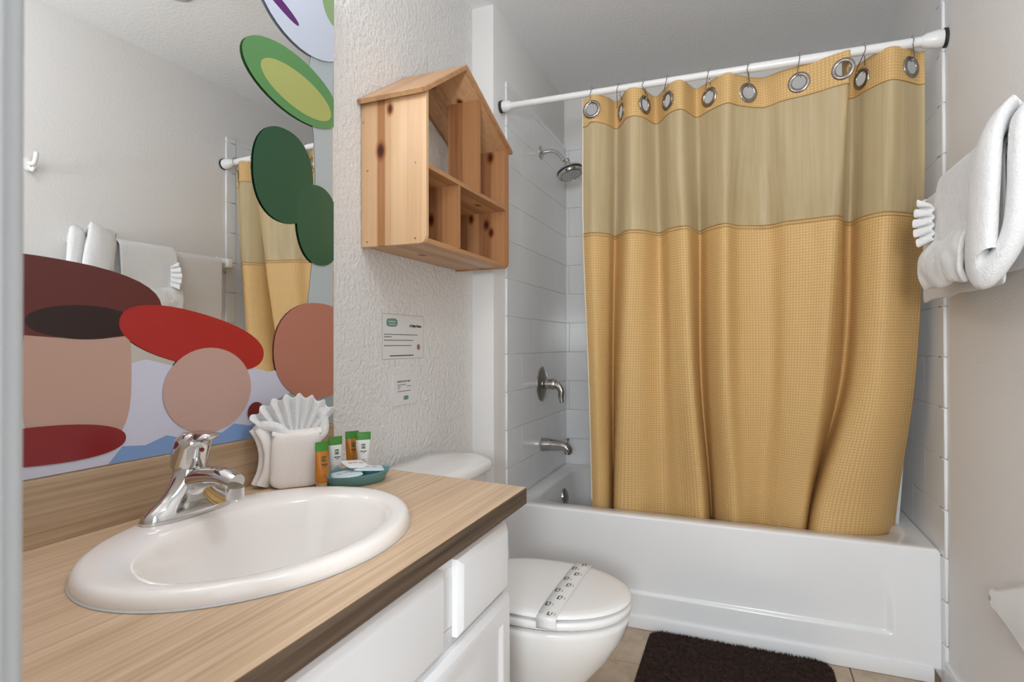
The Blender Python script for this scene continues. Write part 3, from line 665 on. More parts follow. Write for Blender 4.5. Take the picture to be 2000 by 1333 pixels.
def roof(ya, yb, za, zb, x1, nm):
    d = Vector((yb-ya, zb-za)).normalized(); nrm_ = Vector((-d.y, d.x)); 
    if nrm_.y < 0: nrm_ = -nrm_
    t_ = 0.014; q4 = [(ya, za), (yb, zb), (yb+nrm_.x*t_*0, zb+t_/abs(nrm_.y)), (ya+nrm_.x*t_, za+nrm_.y*t_)]
    return MB().loft([[(HX0, y, z) for y, z in q4], [(x1, y, z) for y, z in q4]]).build(nm, M_pine_roof, hs, bev=0.0012, seg=1)
roof(hy0-0.012, ry_, rz_left(hy0-0.012), rz_, HX1+0.010, 'roof_board'); roof(hy1+0.014, ry_, rz_right(hy1+0.014), rz_, HX1+0.010, 'roof_board')
bx('bottom_board', M_pine_y, HX0, HX1-0.010, hy0+tk, hy1-tk, hz0+0.004, hz0+0.018, hs, 0.0008, 1)
bx('middle_shelf', M_pine_y, HX0, HX1-0.004, hy0+tk, hy1-tk, 1.568, 1.582, hs, 0.0015, 1)
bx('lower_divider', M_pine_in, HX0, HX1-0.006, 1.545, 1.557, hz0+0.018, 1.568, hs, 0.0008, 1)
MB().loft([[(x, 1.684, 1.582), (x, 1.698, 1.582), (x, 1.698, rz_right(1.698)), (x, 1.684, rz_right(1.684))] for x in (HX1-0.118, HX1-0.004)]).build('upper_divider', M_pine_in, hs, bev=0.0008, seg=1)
for x, z in ((HX0+0.008, 1.715), (HX0+0.022, 1.575), (HX0+0.020, 1.372), (HX1-0.035, 1.580), (HX1-0.035, 1.372)):
    MB().lathe([(0.0032, 0), (0.0028, 0.0012), (0.001, 0.0006)], (x, hy0, z), (0, -1, 0), 12).build('screw', M_nickel, lp_)

# ================================================================== WALL NOTICES
font_cache = {}
def text_part(name, s, size, y, z, m, parent, x=XW+0.0016, bold=0.0, mir_axis=True):
    cu = bpy.data.curves.new(name, 'FONT'); cu.body = s; cu.size = size; cu.offset = bold; cu.extrude = 0.0002
    to = bpy.data.objects.new(name, cu); C.objects.link(to); dg = bpy.context.evaluated_depsgraph_get(); dg.update()
    me = bpy.data.meshes.new_from_object(to.evaluated_get(dg)); C.objects.unlink(to); bpy.data.objects.remove(to)
    for v in me.vertices: a, b_, c_ = v.co; v.co = (x + c_, y + a, z + b_)
    me.materials.clear(); me.materials.append(m); return link(name, me, parent)
def lines(parent, y, z, words, h, m, x=XW+0.0016):
    b = MB(); yy = y
    for wd in words: b.box(x-0.0004, x, yy, yy+wd, z, z+h); yy += wd + h*0.55
    return b.build('text_line', m, parent)
n1 = thing('paper_notice', 'larger printed wall notice with green emblem and red round sign', 'notice', (XW, 1.565, 1.035))
ny0, ny1, nz0, nz1 = 1.444, 1.686, 1.035, 1.176
bx('sheet', M_paper, XW+0.0002, XW+0.0012, ny0, ny1, nz0, nz1, n1)
fr = MB(); M_edge = mat('grey_print', (0.40, 0.40, 0.40), 0.7)
for d in ((ny0, ny1, nz1-0.0015, nz1), (ny0, ny1, nz0, nz0+0.0012), (ny0, ny0+0.0015, nz0, nz1), (ny1-0.0015, ny1, nz0, nz1)): fr.box(XW+0.001, XW+0.0014, *d)
fr.build('printed_border', M_edge, n1)
em = MB(); wobp = blob(1.497, 1.149, 0.030, 0.0125, 0, 4, 30, .12, 5); em.loft([[(XW+d, y, z) for y, z in wobp] for d in (0.0011, 0.0015)]).build('emblem', M_teal, n1)
M_tealp = mat('pale_teal_ink', (0.45, 0.58, 0.53), 0.7)
lines(n1, 1.478, 1.150, (0.010, 0.016, 0.008), 0.004, M_tealp, XW+0.0019); lines(n1, 1.482, 1.142, (0.012, 0.009, 0.010), 0.003, M_tealp, XW+0.0019)
text_part('heading', 'A Polite Notice', 0.0115, 1.597, 1.1375, M_ink, n1, bold=0.0006)
random.seed(3)
def words(total):
    out = []; s = 0
    while s < total: a = random.uniform(0.006, 0.017); out.append(a); s += a + 0.0018
    return out
for y, z, L in ((1.455, 1.1105, 0.185), (1.455, 1.1030, 0.040), (1.455, 1.0925, 0.160), (1.455, 1.0755, 0.148)): lines(n1, y, z, words(L), 0.0030, M_inkgrey)
lines(n1, 1.485, 1.0435, words(0.135), 0.0034, M_ink)
MB().torus((XW+0.0016, 1.652, 1.0715), (1, 0, 0), 0.0085, 0.0013, 24, 6, 0.2).build('prohibition_ring', M_redink, n1)
s_ = MB(); s_.box(XW+0.0012, XW+0.0016, 1.647, 1.657, 1.066, 1.077); s_.build('pictogram', M_inkgrey, n1)
MB().loft([[(XW+d, 1.6455, 1.0770), (XW+d, 1.6475, 1.0785), (XW+d, 1.6585, 1.0660), (XW+d, 1.6565, 1.0645)] for d in (0.0016, 0.0020)]).build('prohibition_bar', M_redink, n1)
n2 = thing('paper_card', 'smaller printed card below the larger wall notice', 'notice', (XW, 1.567, 0.887))
bx('sheet', M_paper, XW+0.0002, XW+0.004, 1.500, 1.634, 0.887, 0.989, n2, 0.0005, 1)
text_part('heading', 'PLEASE DO NOT FLUSH', 0.0072, 1.521, 0.9600, M_ink, n2, x=XW+0.0044, bold=0.0001)
for y, z, ws in ((1.524, 0.951, (0.014, 0.02, 0.011)), (1.524, 0.945, (0.016,)), (1.575, 0.945, (0.012, 0.013)), (1.524, 0.939, (0.009,)), (1.524, 0.930, (0.02, 0.016, 0.022, 0.014))): lines(n2, y, z, ws, 0.0022, M_inkgrey, XW+0.0046)
em2 = blob(1.572, 0.909, 0.014, 0.0068, 0, 4, 24, .12, 1); MB().loft([[(XW+d, y, z) for y, z in em2] for d in (0.004, 0.0046)]).build('emblem', M_teal, n2)

# ================================================================== TOILET
TY = 1.515
to = thing('toilet', 'white two piece toilet with closed lid between vanity and bathtub', 'toilet', (-0.62, TY, 0))
def egg(x0, x1, hw, z, n=48, e=2.0, back=0.0):
    cx, rx = (x0+x1)/2, (x1-x0)/2; out = []
    for k in range(n):
        a = 2*PI*k/n; c, s = math.cos(a), math.sin(a); ee = e if c > 0 else 2.6
        r = (abs(c)**ee + abs(s)**ee)**(-1/ee); out.append((cx + rx*r*c, TY + hw*r*s, z))
    return out
MB().loft([egg(-0.80, -0.43, 0.105, 0.0), egg(-0.80, -0.43, 0.105, 0.02), egg(-0.79, -0.435, 0.098, 0.05), egg(-0.79, -0.425, 0.10, 0.11), egg(-0.79, -0.385, 0.122, 0.18), egg(-0.79, -0.335, 0.150, 0.24), egg(-0.79, -0.298, 0.172, 0.30), egg(-0.80, -0.284, 0.180, 0.341), egg(-0.81, -0.282, 0.181, 0.353), egg(-0.80, -0.288, 0.176, 0.359)]).build('bowl', M_porc, to, angle=60)
M_gap = mat('gap_shade', (0.03, 0.03, 0.03), 0.8)  # near-black fill painting the shade in the gaps under seat and lid
MB().loft([egg(-0.745, -0.300, 0.162, 0.3585), egg(-0.745, -0.300, 0.162, 0.370)]).build('seat_gap_shade', M_gap, to)
MB().loft([egg(-0.745, -0.281, 0.179, 0.369), egg(-0.745, -0.278, 0.182, 0.373), egg(-0.745, -0.278, 0.182, 0.386), egg(-0.745, -0.283, 0.177, 0.390)]).build('seat', M_plast, to, angle=60)
MB().loft([egg(-0.745, -0.300, 0.162, 0.3895), egg(-0.745, -0.300, 0.162, 0.398)]).build('lid_gap_shade', M_gap, to)
MB().loft([egg(-0.745, -0.281, 0.179, 0.3975), egg(-0.745, -0.278, 0.182, 0.400), egg(-0.745, -0.279, 0.181, 0.404), egg(-0.742, -0.286, 0.174, 0.4085), egg(-0.73, -0.31, 0.155, 0.4105), egg(-0.65, -0.42, 0.08, 0.4125)]).build('lid', M_plast, to, angle=60)
for s in (-1, 1): MB().super((-0.748, TY+s*0.075, 0.402), (0.016, 0.02, 0.012), .4, .4, 16, 10).build('hinge', M_plast, to)
def tankr(x0, x1, y0, y1, r, z, bulge=0.02, n=8):
    R = rrect(x0, x1, y0, y1, r, z, n); out = []
    for x, y, zz in R:
        k = (x-x0)/(x1-x0); t_ = (y-(y0+y1)/2)/((y1-y0)/2); out.append((x + bulge*k*(1-t_*t_), y, zz))
    return out
MB().loft([tankr(-0.985, -0.81, TY-0.20, TY+0.20, 0.035, 0.365), tankr(-0.985, -0.80, TY-0.21, TY+0.21, 0.04, 0.38), tankr(-0.985, -0.79, TY-0.225, TY+0.225, 0.05, 0.676)]).build('tank', M_porc, to, angle=60)
MB().loft([tankr(-0.990, -0.778, TY-0.234, TY+0.234, 0.09, 0.676, .04), tankr(-0.992, -0.772, TY-0.240, TY+0.240, 0.095, 0.684, .04), tankr(-0.992, -0.772, TY-0.240, TY+0.240, 0.095, 0.700, .04), tankr(-0.990, -0.778, TY-0.234, TY+0.234, 0.09, 0.709, .04), tankr(-0.980, -0.80, TY-0.21, TY+0.21, 0.08, 0.714, .035), tankr(-0.93, -0.86, TY-0.10, TY+0.10, 0.03, 0.716, .01)]).build('tank_lid', M_porc, to, angle=60)
fl = MB().tube([(-0.775, TY-0.16, 0.62), (-0.745, TY-0.16, 0.62)], 0.012, 14); fl.tube([(-0.75, TY-0.17, 0.62), (-0.748, TY-0.10, 0.605)], 0.006, 10); fl.build('flush_handle', M_chrome, to)
# paper band over the lid
bd = thing('paper_band', 'white printed paper band across the closed toilet lid', 'paper band', (-0.5, TY, 0.41))
bxa, bw = -0.478, 0.052
def band_pt(s, u):
    """s along the strip, from the near drop over the lid to the far drop"""
    lean = 0.0*s
    if s < 0.12: k = s/0.12; return (bxa+u*bw+lean, TY-0.1835, 0.378 + 0.026*k)
    if s > 0.88: k = (1-s)/0.12; return (bxa+u*bw+lean, TY+0.1835, 0.378 + 0.026*k)
    k = (s-0.12)/0.76; y = -0.1835 + 0.367*k; q_ = abs(y)/0.1835
    return (bxa+u*bw+lean, TY+y, 0.4143 - 0.0085*q_**4)
st = MB().grid(lambda a, b_: band_pt(a, b_), 40, 2).build('strip', mat('band_paper', (0.80, 0.80, 0.79), 0.6), bd)
sm_ = st.modifiers.new('thickness', 'SOLIDIFY'); sm_.thickness = 0.0006; sm_.offset = 1
random.seed(5); mk = MB(); mg = MB()
for k in range(9):
    s = 0.16 + 0.68*k/8; u = 0.30 if k % 2 else 0.66
    x, y, z = band_pt(s, u); z += 0.0012
    for (dx, dy, sx, sy_) in ((-0.006, 0, 0.0022, 0.013), (0.0, 0.002, 0.0016, 0.010), (-0.003, 0.006, 0.006, 0.0014), (-0.003, -0.006, 0.006, 0.0014)):
        dx, dy, sx, sy_ = dx*1.5, dy*1.5, sx*1.5, sy_*1.5; mk.box(x+dx-sx/2, x+dx+sx/2, y+dy-sy_/2, y+dy+sy_/2, z-0.0002, z+0.0002)
    for (dx, dy, sx, sy_) in ((0.007, 0.0, 0.0016, 0.012), (0.010, -0.003, 0.0014, 0.007)):
        mg.box(x+dx-sx/2, x+dx+sx/2, y+dy-sy_/2, y+dy+sy_/2, z-0.0002, z+0.0002)
mk.build('printed_marks', mat('dark_green_print', (0.06, 0.08, 0.07), 0.7), bd); mg.build('pale_printed_marks', mat('grey_green_print', (0.42, 0.46, 0.43), 0.7), bd)

# ================================================================== BATH MAT
rug = thing('bath_mat', 'dark brown plush bath mat with rounded corners on floor', 'bath mat', (-0.03, 1.9, 0.0))
rg = [rrect(-0.325, 0.272, 1.73, 2.172, 0.05, z) for z in (0.0005, 0.009)]
MB().loft([rrect(-0.322, 0.269, 1.733, 2.169, 0.05, 0.0005), rrect(-0.326, 0.273, 1.729, 2.173, 0.05, 0.004), rrect(-0.323, 0.270, 1.732, 2.170, 0.05, 0.010), rrect(-0.315, 0.262, 1.74, 2.162, 0.045, 0.012)]).build('backing', M_rug, rug, angle=60)
random.seed(11); pv = []; pf = []
def inrug(x, y):
    dx = max(0, abs(x+0.0265)-(0.2955-0.05)); dy = max(0, abs(y-1.951)-(0.219-0.05)); return dx*dx+dy*dy < 0.048**2
cnt = 0
while cnt < 26000:
    x, y = random.uniform(-0.326, 0.273), random.uniform(1.73, 2.173)
    if not inrug(x, y): continue
    h = random.uniform(0.006, 0.012); a = random.uniform(0, 2*PI); r = 0.0014; lx, ly = random.uniform(-0.004, 0.004), random.uniform(-0.004, 0.004); o_ = len(pv)
    pv += [(x+r*math.cos(a), y+r*math.sin(a), 0.0105), (x+r*math.cos(a+2.1), y+r*math.sin(a+2.1), 0.0105), (x+r*math.cos(a+4.2), y+r*math.sin(a+4.2), 0.0105), (x+lx, y+ly, 0.0105+h)]
    pf += [(o_, o_+1, o_+3), (o_+1, o_+2, o_+3), (o_+2, o_, o_+3)]; cnt += 1
me = bpy.data.meshes.new('pile'); me.from_pydata(pv, [], pf); me.materials.append(M_rug); po = link('pile', me, rug); po['kind'] = 'stuff'

# ================================================================== TOWELS ON THE RIGHT WALL
BX, BZ = 0.530, 1.502
tb = thing('towel_bar', 'white towel bar on the right wall under the towels', 'towel bar', (XR, 1.74, BZ))
MB().tube([(BX, 1.475, BZ), (BX, 2.105, BZ)], 0.009, 16).build('bar', M_plast, tb)
for y in (1.465, 2.115):
    def sq(s, x, rr=0.008): return [(x, yy+y, zz+BZ) for yy, zz in ((-s, -s*1.2), (s, -s*1.2), (s, s*1.2), (-s, s*1.2))]
    MB().loft([sq(0.030, XR+0.0078), sq(0.030, XR+0.000), sq(0.020, XR-0.018), sq(0.020, BX-0.012), sq(0.014, BX-0.02)]).build('post', M_plast, tb, bev=0.004)
def drape(y0, y1, xf, xb, ztop, zf, zb, wav, seed, nu=44, nv=24, ext=None):
    """cloth laid over the bar: from the front hem over the top to the back hem"""
    path = [(xf, zf)] + [(xf, zf + (ztop-0.03-zf)*k/10) for k in range(1, 11)]
    cxx = (xf+xb)/2; rx = (xb-xf)/2
    path += [(cxx - rx*math.cos(a), ztop-0.03 + 0.03*math.sin(a)) for a in [PI*k/10 for k in range(1, 10)]]
    path += [(xb, ztop-0.03 + (zb-ztop+0.03)*k/8) for k in range(0, 9)]
    n = len(path)-1
    def fn(u, v):
        i = v*n; i0 = int(min(i, n-1)); f_ = i-i0; x = path[i0][0]*(1-f_)+path[i0+1][0]*f_; z = path[i0][1]*(1-f_)+path[i0+1][1]*f_; y = y0+(y1-y0)*u
        k = max(0, (ztop-z)/(ztop-zf)); fr_ = 1 if v < 0.5 else 0.0
        off = wav*k*fr_*noise.noise(Vector((y*14+seed, z*2.5, seed))) + (ext(u, k) if ext and fr_ else 0)
        return (x + off, y, z + 0.006*noise.noise(Vector((y*10, seed, 0)))*k)
    return MB().grid(fn, nu, n)
def cloth(name, mb, m, parent=None, th_=0.008, sub=0):
    o = mb.build(name, m, parent, angle=75)
    s = o.modifiers.new('thickness', 'SOLIDIFY'); s.thickness = th_; s.offset = 0
    sb = o.modifiers.new('soft', 'SUBSURF'); sb.levels = 1; sb.render_levels = 1
    return o
o = cloth('bath_towel', drape(1.490, 2.065, 0.508, 0.556, 1.520, 1.205, 1.24, 0.006, 2.0), M_terry)
tag(o, 'large flat white bath towel draped widest over the towel bar', 'towel')
ht = thing('hand_towel', 'white hand towel folded into a pocket over the bath towel', 'towel', (0.47, 1.66, 1.22))
cloth('drape', drape(1.545, 1.80, 0.482, 0.568, 1.532, 1.225, 1.42, 0.010, 5.0, 30, 24, lambda u, k: -0.030*min(1, k*1.6)*(0.55+0.45*u)), M_terry, ht, 0.009)
def pocket(u, v):
    y = 1.535 + 0.275*u; z = 1.220 + 0.135*v; bulge = math.sin(PI*min(1, v*1.1+0.05))**0.6
    return (0.462 - 0.030*bulge*(0.5+0.5*u) + 0.005*noise.noise(Vector((y*22, z*30, 1))), y - 0.012*(1-v)*u, z + 0.004*math.sin(y*40))
cloth('pocket_fold', MB().grid(pocket, 30, 14), M_terry, ht, 0.012)
wc = thing('washcloth', 'small white washcloth ruffled into a fan above hand towel pocket', 'washcloth', (0.43, 1.76, 1.34))
def fan(u, v):   # soft pleats stacked one above the other, opening away from the wall
    c_ = 2*PI*4.5*u + 0.6; w_ = 0.011*(0.5+0.6*v)*math.cos(c_); out = 0.056*v*(0.80+0.30*math.sin(PI*u))
    return (0.452 - 0.52*out + 0.55*w_, 1.752 + 0.55*out + 0.30*w_, 1.392 + (u-0.5)*(0.090+0.030*v) + 0.006*math.sin(c_*2)*v)
cloth('fan', MB().grid(fan, 84, 10), M_terry, wc, 0.0055)
lt = thing('looped_towel', 'thick white terry towel hanging in a loop nearest the viewer', 'towel', (0.47, 1.44, 1.22))
lp1 = cat_rom([(0.572, 1.50, 1.50), (0.545, 1.50, 1.544), (0.508, 1.495, 1.548), (0.478, 1.475, 1.50), (0.464, 1.455, 1.42), (0.456, 1.448, 1.32), (0.453, 1.446, 1.262), (0.457, 1.432, 1.236), (0.472, 1.405, 1.248), (0.488, 1.385, 1.30), (0.496, 1.382, 1.38), (0.500, 1.388, 1.46), (0.510, 1.400, 1.520), (0.535, 1.41, 1.540), (0.565, 1.42, 1.50)], 6)
def tw(i, n):
    k = i/n; s_ = max(0, min(1, (k-0.44)/0.14)); s_ = s_*s_*(3-2*s_)
    return (0.019, 0.058 + (0.028-0.058)*s_)
b = MB(); P = lp1; ring = []
for i, p in enumerate(P):
    t_ = (P[min(i+1, len(P)-1)]-P[max(i-1, 0)]).normalized(); nx = Vector((-1, 0, 0)); nx = (nx - t_*nx.dot(t_)); 
    if nx.length < 0.2: nx = Vector((0, 0, 1)) - t_*t_.z
    nx.normalize(); sd = t_.cross(nx); a_, b2 = tw(i, len(P)-1)
    ring.append([p + nx*a_*math.copysign(abs(math.cos(2*PI*j/24))**0.8, math.cos(2*PI*j/24))*(1+0.10*noise.noise(Vector((p.x*10, j*0.55, p.z*7)))) + sd*b2*math.sin(2*PI*j/24)*(1+0.04*noise.noise(p*18)) for j in range(24)])
b.loft(ring).build('loop', M_terry, lt, angle=80)

# robe hook and toilet roll holder on the right wall
rh = thing('robe_hook', 'small white robe hook on right wall seen in the mirror', 'hook', (XR, 1.27, 1.78))
MB().lathe([(0.026, 0), (0.026, 0.006), (0.018, 0.010)], (XR+0.0075, 1.27, 1.78), (-1, 0, 0)).build('plate', M_plast, rh)
MB().tube(cat_rom([(XR, 1.27, 1.785), (XR-0.03, 1.27, 1.78), (XR-0.045, 1.27, 1.80), (XR-0.048, 1.27, 1.82)], 5), 0.008, 12).build('peg', M_plast, rh)
MB().tube(cat_rom([(XR, 1.27, 1.77), (XR-0.022, 1.27, 1.755), (XR-0.034, 1.27, 1.765)], 5), 0.007, 12).build('peg', M_plast, rh)
ph = thing('toilet_roll_holder', 'white ceramic toilet roll bracket low on the right wall', 'paper holder', (XR, 1.60, 0.47))
pr = []
for k in range(41):
    u = -1 + 2*k/40; y = 1.565 + 0.215*u; hh = 0.026 + 0.060*max(0, 1-abs(u)*1.18)**1.2; 
    if abs(u) > 0.9: hh *= math.sqrt(max(0.02, 1-((abs(u)-0.9)/0.1)**2))
    pr.append((y, hh, 0.478 - 0.035*abs(u)**1.2))
outl = [(y, z+h_) for y, h_, z in pr] + [(y, z-h_) for y, h_, z in pr[::-1]]
cyc = 1.565
MB().loft([[(XR+0.0078, y, z) for y, z in outl], [(XR-0.008, y, z) for y, z in outl], [(XR-0.013, cyc+(y-cyc)*0.975, 0.46+(z-0.46)*0.90) for y, z in outl], [(XR-0.014, cyc+(y-cyc)*0.93, 0.46+(z-0.46)*0.75) for y, z in outl]]).build('wall_plate', M_porc, ph, angle=60)
for s in (-1, 1):
    MB().lathe([(0.007, 0), (0.006, 0.001), (0.001, 0.0005)], (XR-0.0138, cyc+s*0.195, 0.448), (-1, 0, 0), 12).build('screw', mat('screw_grey', (0.35, 0.35, 0.35), 0.4), ph)
MB().tube([(XR-0.005, 1.37, 0.50), (XR-0.05, 1.365, 0.505), (XR-0.075, 1.36, 0.505)], [0.03, 0.02, 0.02], 16).build('arm', M_porc, ph)
MB().tube([(XR-0.066, 1.365, 0.505), (XR-0.066, 1.25, 0.505)], 0.011, 16).build('roller', M_plast, ph)

# ================================================================== COUNTER ITEMS
# folded towel standing as a pocket with a pleated fan
ft = thing('folded_washcloth_pocket', 'cream towel folded as pocket with pleated fan on counter', 'towel', (-0.925, 0.97, HC))
O = Vector((-0.908, 0.962, HC)); E1 = Vector((0.683, 0.730, 0)).normalized(); E2 = Vector((0.730, -0.683, 0)).normalized(); UZ = Vector((0, 0, 1))
def L(a, b_, z): return O + E1*a + E2*b_ + UZ*z
def pk(th_, half_w, half_t, zc, hz_, a0, b0, nm, e1=0.28, e2=0.42, amp=0.05, m=M_terry_w):
    b = MB(); b.super((0, 0, 0), (half_w, half_t, hz_), e1, e2, 36, 26, 0, amp, 45)
    b.v = [tuple(L(a0 + v[0]*(1+0.10*(0.5-(v[2]/hz_*0.5+0.5))), b0 + v[1], zc + v[2])) for v in map(Vector, b.v)]
    return b.build(nm, m, ft, angle=80)
pk(0, 0.052, 0.020, 0.0585, 0.0580, 0.010, 0.008, 'pocket')
def flap(u, v):   # turned-over collar of the pocket at both sides
    z = 0.108 + 0.010*math.sin(PI*v); return L(-0.040 + 0.102*u, 0.020*math.cos(PI*v), z + 0.008*abs(u-0.45))
cloth('collar', MB().grid(flap, 20, 8), M_terry_w, ft, 0.006)
# side layers on the left
for k, (a0, b0, hz_) in enumerate(((-0.056, -0.010, 0.062), (-0.046, 0.002, 0.060))):
    P = cat_rom([L(a0-0.010, b0, 0.006), L(a0+0.002, b0, 0.035), L(a0+0.006, b0, 0.07), L(a0-0.001, b0, 0.105), L(a0-0.014, b0-0.006, 0.128)], 6)
    b = MB(); b.tube(P, [(0.0085, 0.018)]*len(P), 16); b.build('side_layer', M_terry_w, ft, angle=80)
P = cat_rom([L(-0.068, -0.012, 0.118), L(-0.058, -0.004, 0.132), L(-0.03, 0.004, 0.128), L(-0.01, 0.008, 0.112)], 6)
MB().tube(P, 0.012, 14).build('rolled_edge', M_terry, ft)
P = cat_rom([L(0.050, 0.004, 0.10), L(0.066, -0.004, 0.115), L(0.064, -0.010, 0.150), L(0.052, -0.012, 0.160)], 6)
MB().tube(P, [(0.011, 0.014)]*len(P), 14).build('rolled_edge', M_terry, ft)
def fan2(u, v):
    a = -0.92 + 1.72*u; r = 0.035 + 0.100*v; w_ = 0.007*(0.4+v)*(2*abs(((u*7.5) % 1)-0.5)*2-1)
    r *= 1 + 0.04*math.sin(u*7.5*2*PI)*v
    return L(0.010 + r*math.sin(a)*0.86, -0.004 + w_, 0.072 + r*math.cos(a)*0.92)
cloth('fan', MB().grid(fan2, 105, 10), M_terry, ft, 0.003)

# toiletry tubes
M_orange = mat('orange_gel', (0.62, 0.22, 0.02), 0.18, **{'Transmission Weight': 0.15})
M_whitetube = mat('white_tube', (0.80, 0.79, 0.77), 0.3)
M_green = mat('green_crimp', (0.05, 0.24, 0.025), 0.35)
M_clear = mat('clear_cap', (0.70, 0.50, 0.34), 0.12, **{'Transmission Weight': 0.4})
def tube_item(x, y, h, wd, m, label, ang, cap_m):
    t = thing('toiletry_tube', label, 'toiletry tube', (x, y, HC), 'small toiletry tubes on the counter')
    ca, sa = math.cos(ang), math.sin(ang)
    def R(a, b_, z, n=24, e=1.0): return [(x + ca*a*math.cos(2*PI*k/n) - sa*b_*math.sin(2*PI*k/n), y + sa*a*math.cos(2*PI*k/n) + ca*b_*math.sin(2*PI*k/n), HC+z) for k in range(n)]
    MB().loft([R(0.0115, 0.0115, 0.0003), R(0.0118, 0.0118, 0.001), R(0.0122, 0.0122, 0.013)]).build('cap', cap_m, t)
    hb = h*0.80
    MB().loft([R(0.0125, 0.0125, 0.0135), R(0.0135, 0.0135, 0.017), R(0.0143, 0.0125, hb*0.45), R(wd*0.5, 0.0085, hb*0.8), R(wd*0.5, 0.0055, hb)]).build('body', m, t, angle=60)
    MB().loft([R(wd*0.515, 0.0056, hb), R(wd*0.52, 0.004, hb+(h-hb)*0.4), R(wd*0.52, 0.0016, h-0.004), R(wd*0.52, 0.0014, h)]).build('crimped_end', M_green, t, angle=60)
    # label print faces the room: a square mark with M and short lines
    fx_, fy_ = sa, -ca
    def quad(a0, a1, z0, z1, d): return [(x + ca*a + fx_*d_, y + sa*a + fy_*d_, HC+z) for d_ in (d, d+0.0004) for a, z in ((a0, z0), (a1, z0), (a1, z1), (a0, z1))]
    F = [(0,1,2,3), (4,5,6,7), (0,1,5,4), (1,2,6,5), (2,3,7,6), (3,0,4,7)]
    zc = hb*0.80
    dd = 0.0095
    MB().add(quad(-0.0045, 0.0045, zc-0.0055, zc+0.0055, dd), F).build('label_mark', M_inkgreen, t)
    mm = MB()
    for a0, a1 in ((-0.0033, -0.0021), (0.0021, 0.0033)): mm.add(quad(a0, a1, zc-0.0035, zc+0.0035, dd+0.0005), F)
    for s in (-1, 1):
        q1 = [(s*0.0028, zc+0.0035), (s*0.0014, zc+0.0035), (-s*0.0006, zc-0.0012), (s*0.0006, zc-0.0012)]
        mm.add([(x + ca*a + fx_*d_, y + sa*a + fy_*d_, HC+z) for d_ in (dd+0.0005, dd+0.0009) for a, z in q1], F)
    mm.build('letter_m', M_whitetube if m is M_whitetube else M_orange, t)
    ln = MB(); ln.add(quad(-0.007, -0.001, zc-0.0125, zc-0.0105, dd+0.0022), F); ln.add(quad(0.0, 0.007, zc-0.0125, zc-0.0105, dd+0.0022), F); ln.add(quad(-0.003, 0.003, zc-0.0158, zc-0.0148, dd+0.003), F); ln.build('text_line', M_ink, t)
    ln = MB(); ln.add(quad(-0.005, 0.004, 0.0275, 0.0285, 0.0142), F); ln.add(quad(-0.007, 0.006, 0.023, 0.024, 0.0142), F); ln.build('text_line', M_inkgrey, t)
    return t
def face(x, y, turn=0.0): return math.atan2(x, -y) * 0 + math.atan2(0 - 0, 1) + math.atan2(-x, y)*1.0*0 + turn
tube_item(-0.834, 0.972, 0.099, 0.030, M_orange, 'orange tube with green end beside the folded towel', 1.25, M_clear)
tube_item(-0.872, 1.062, 0.094, 0.031, M_whitetube, 'white tube with green end between the two orange tubes', 1.05, M_whitetube)
tube_item(-0.905, 1.165, 0.090, 0.033, M_orange, 'orange tube with green end behind the teal tray', 1.0, M_clear)
tube_item(-0.862, 1.152, 0.092, 0.035, M_whitetube, 'white tube with green end nearest the toilet', 0.72, M_whitetube)
# teal tray
ty_ = thing('soap_tray', 'teal boat-shaped tray of small packets beside the sink', 'tray', (-0.79, 1.04, HC))
TO = Vector((-0.797, 1.040, HC)); T1 = Vector((0.60, 0.80, 0)).normalized(); T2 = Vector((0.80, -0.60, 0)).normalized()
def lens(hl, hw, z, tilt=0.0, n=40):
    out = []
    for k in range(n):
        a = 2*PI*k/n; u = math.cos(a); v = math.copysign(abs(math.sin(a))**1.3, math.sin(a)); out.append(TO + T1*hl*u + T2*hw*v + UZ*(z + tilt*u))
    return out
M_tealtray = mat('teal_tray', (0.13, 0.31, 0.32), 0.35)
MB().loft([lens(0.060, 0.036, 0.0004), lens(0.064, 0.040, 0.002), lens(0.078, 0.052, 0.024, 0.002), lens(0.0765, 0.0505, 0.0245, 0.002), lens(0.063, 0.039, 0.004), lens(0.04, 0.02, 0.0035)]).build('bowl', M_tealtray, ty_, angle=60)
M_pk1 = mat('pale_blue_packet', (0.58, 0.70, 0.76), 0.3); M_pk2 = mat('white_packet', (0.78, 0.78, 0.78), 0.3)
def packet(c1, c2, z, rot, hl, hw, m, label, tilt):
    c = TO + T1*c1 + T2*c2 + UZ*z; b = MB(); b.super((0, 0, 0), (hl, hw, 0.0035), 0.9, 0.25, 28, 8, 0, 0.05, 60)
    R = Matrix.Rotation(rot, 3, 'Z') @ Matrix.Rotation(tilt[0], 3, 'X') @ Matrix.Rotation(tilt[1], 3, 'Y'); b.v = [tuple(c + R @ Vector(v)) for v in b.v]
    t = thing('sachet', label, 'packet', c, 'small packets in the teal tray'); b.build('pouch', m, t)
    pr_ = MB(); 
    for k in range(3):
        u = -0.5+0.45*k; pr_.super((0, 0, 0), (0.006, 0.003, 0.0006), .6, .6, 10, 6)
        n0 = len(pr_.v) - 10*7
        pr_.v[n0:] = [tuple(c + R @ (Vector(v) + Vector((u*hl, 0.3*hw*math.sin(k*3), 0.0036)))) for v in pr_.v[n0:]]
    pr_.build('print', mat('packet_print', (0.50, 0.42, 0.36), 0.5), t)
packet(-0.022, 0.006, 0.022, 0.85, 0.032, 0.024, M_pk1, 'pale blue packet at the open end of the teal tray', (0.12, -0.1))
packet(0.028, -0.004, 0.028, 0.75, 0.034, 0.024, M_pk1, 'pale blue packet at the far end of the teal tray', (0.05, 0.08))
packet(0.004, -0.018, 0.037, 1.25, 0.030, 0.021, M_pk2, 'white packet leaning on top of the other packets', (0.25, 0.12))

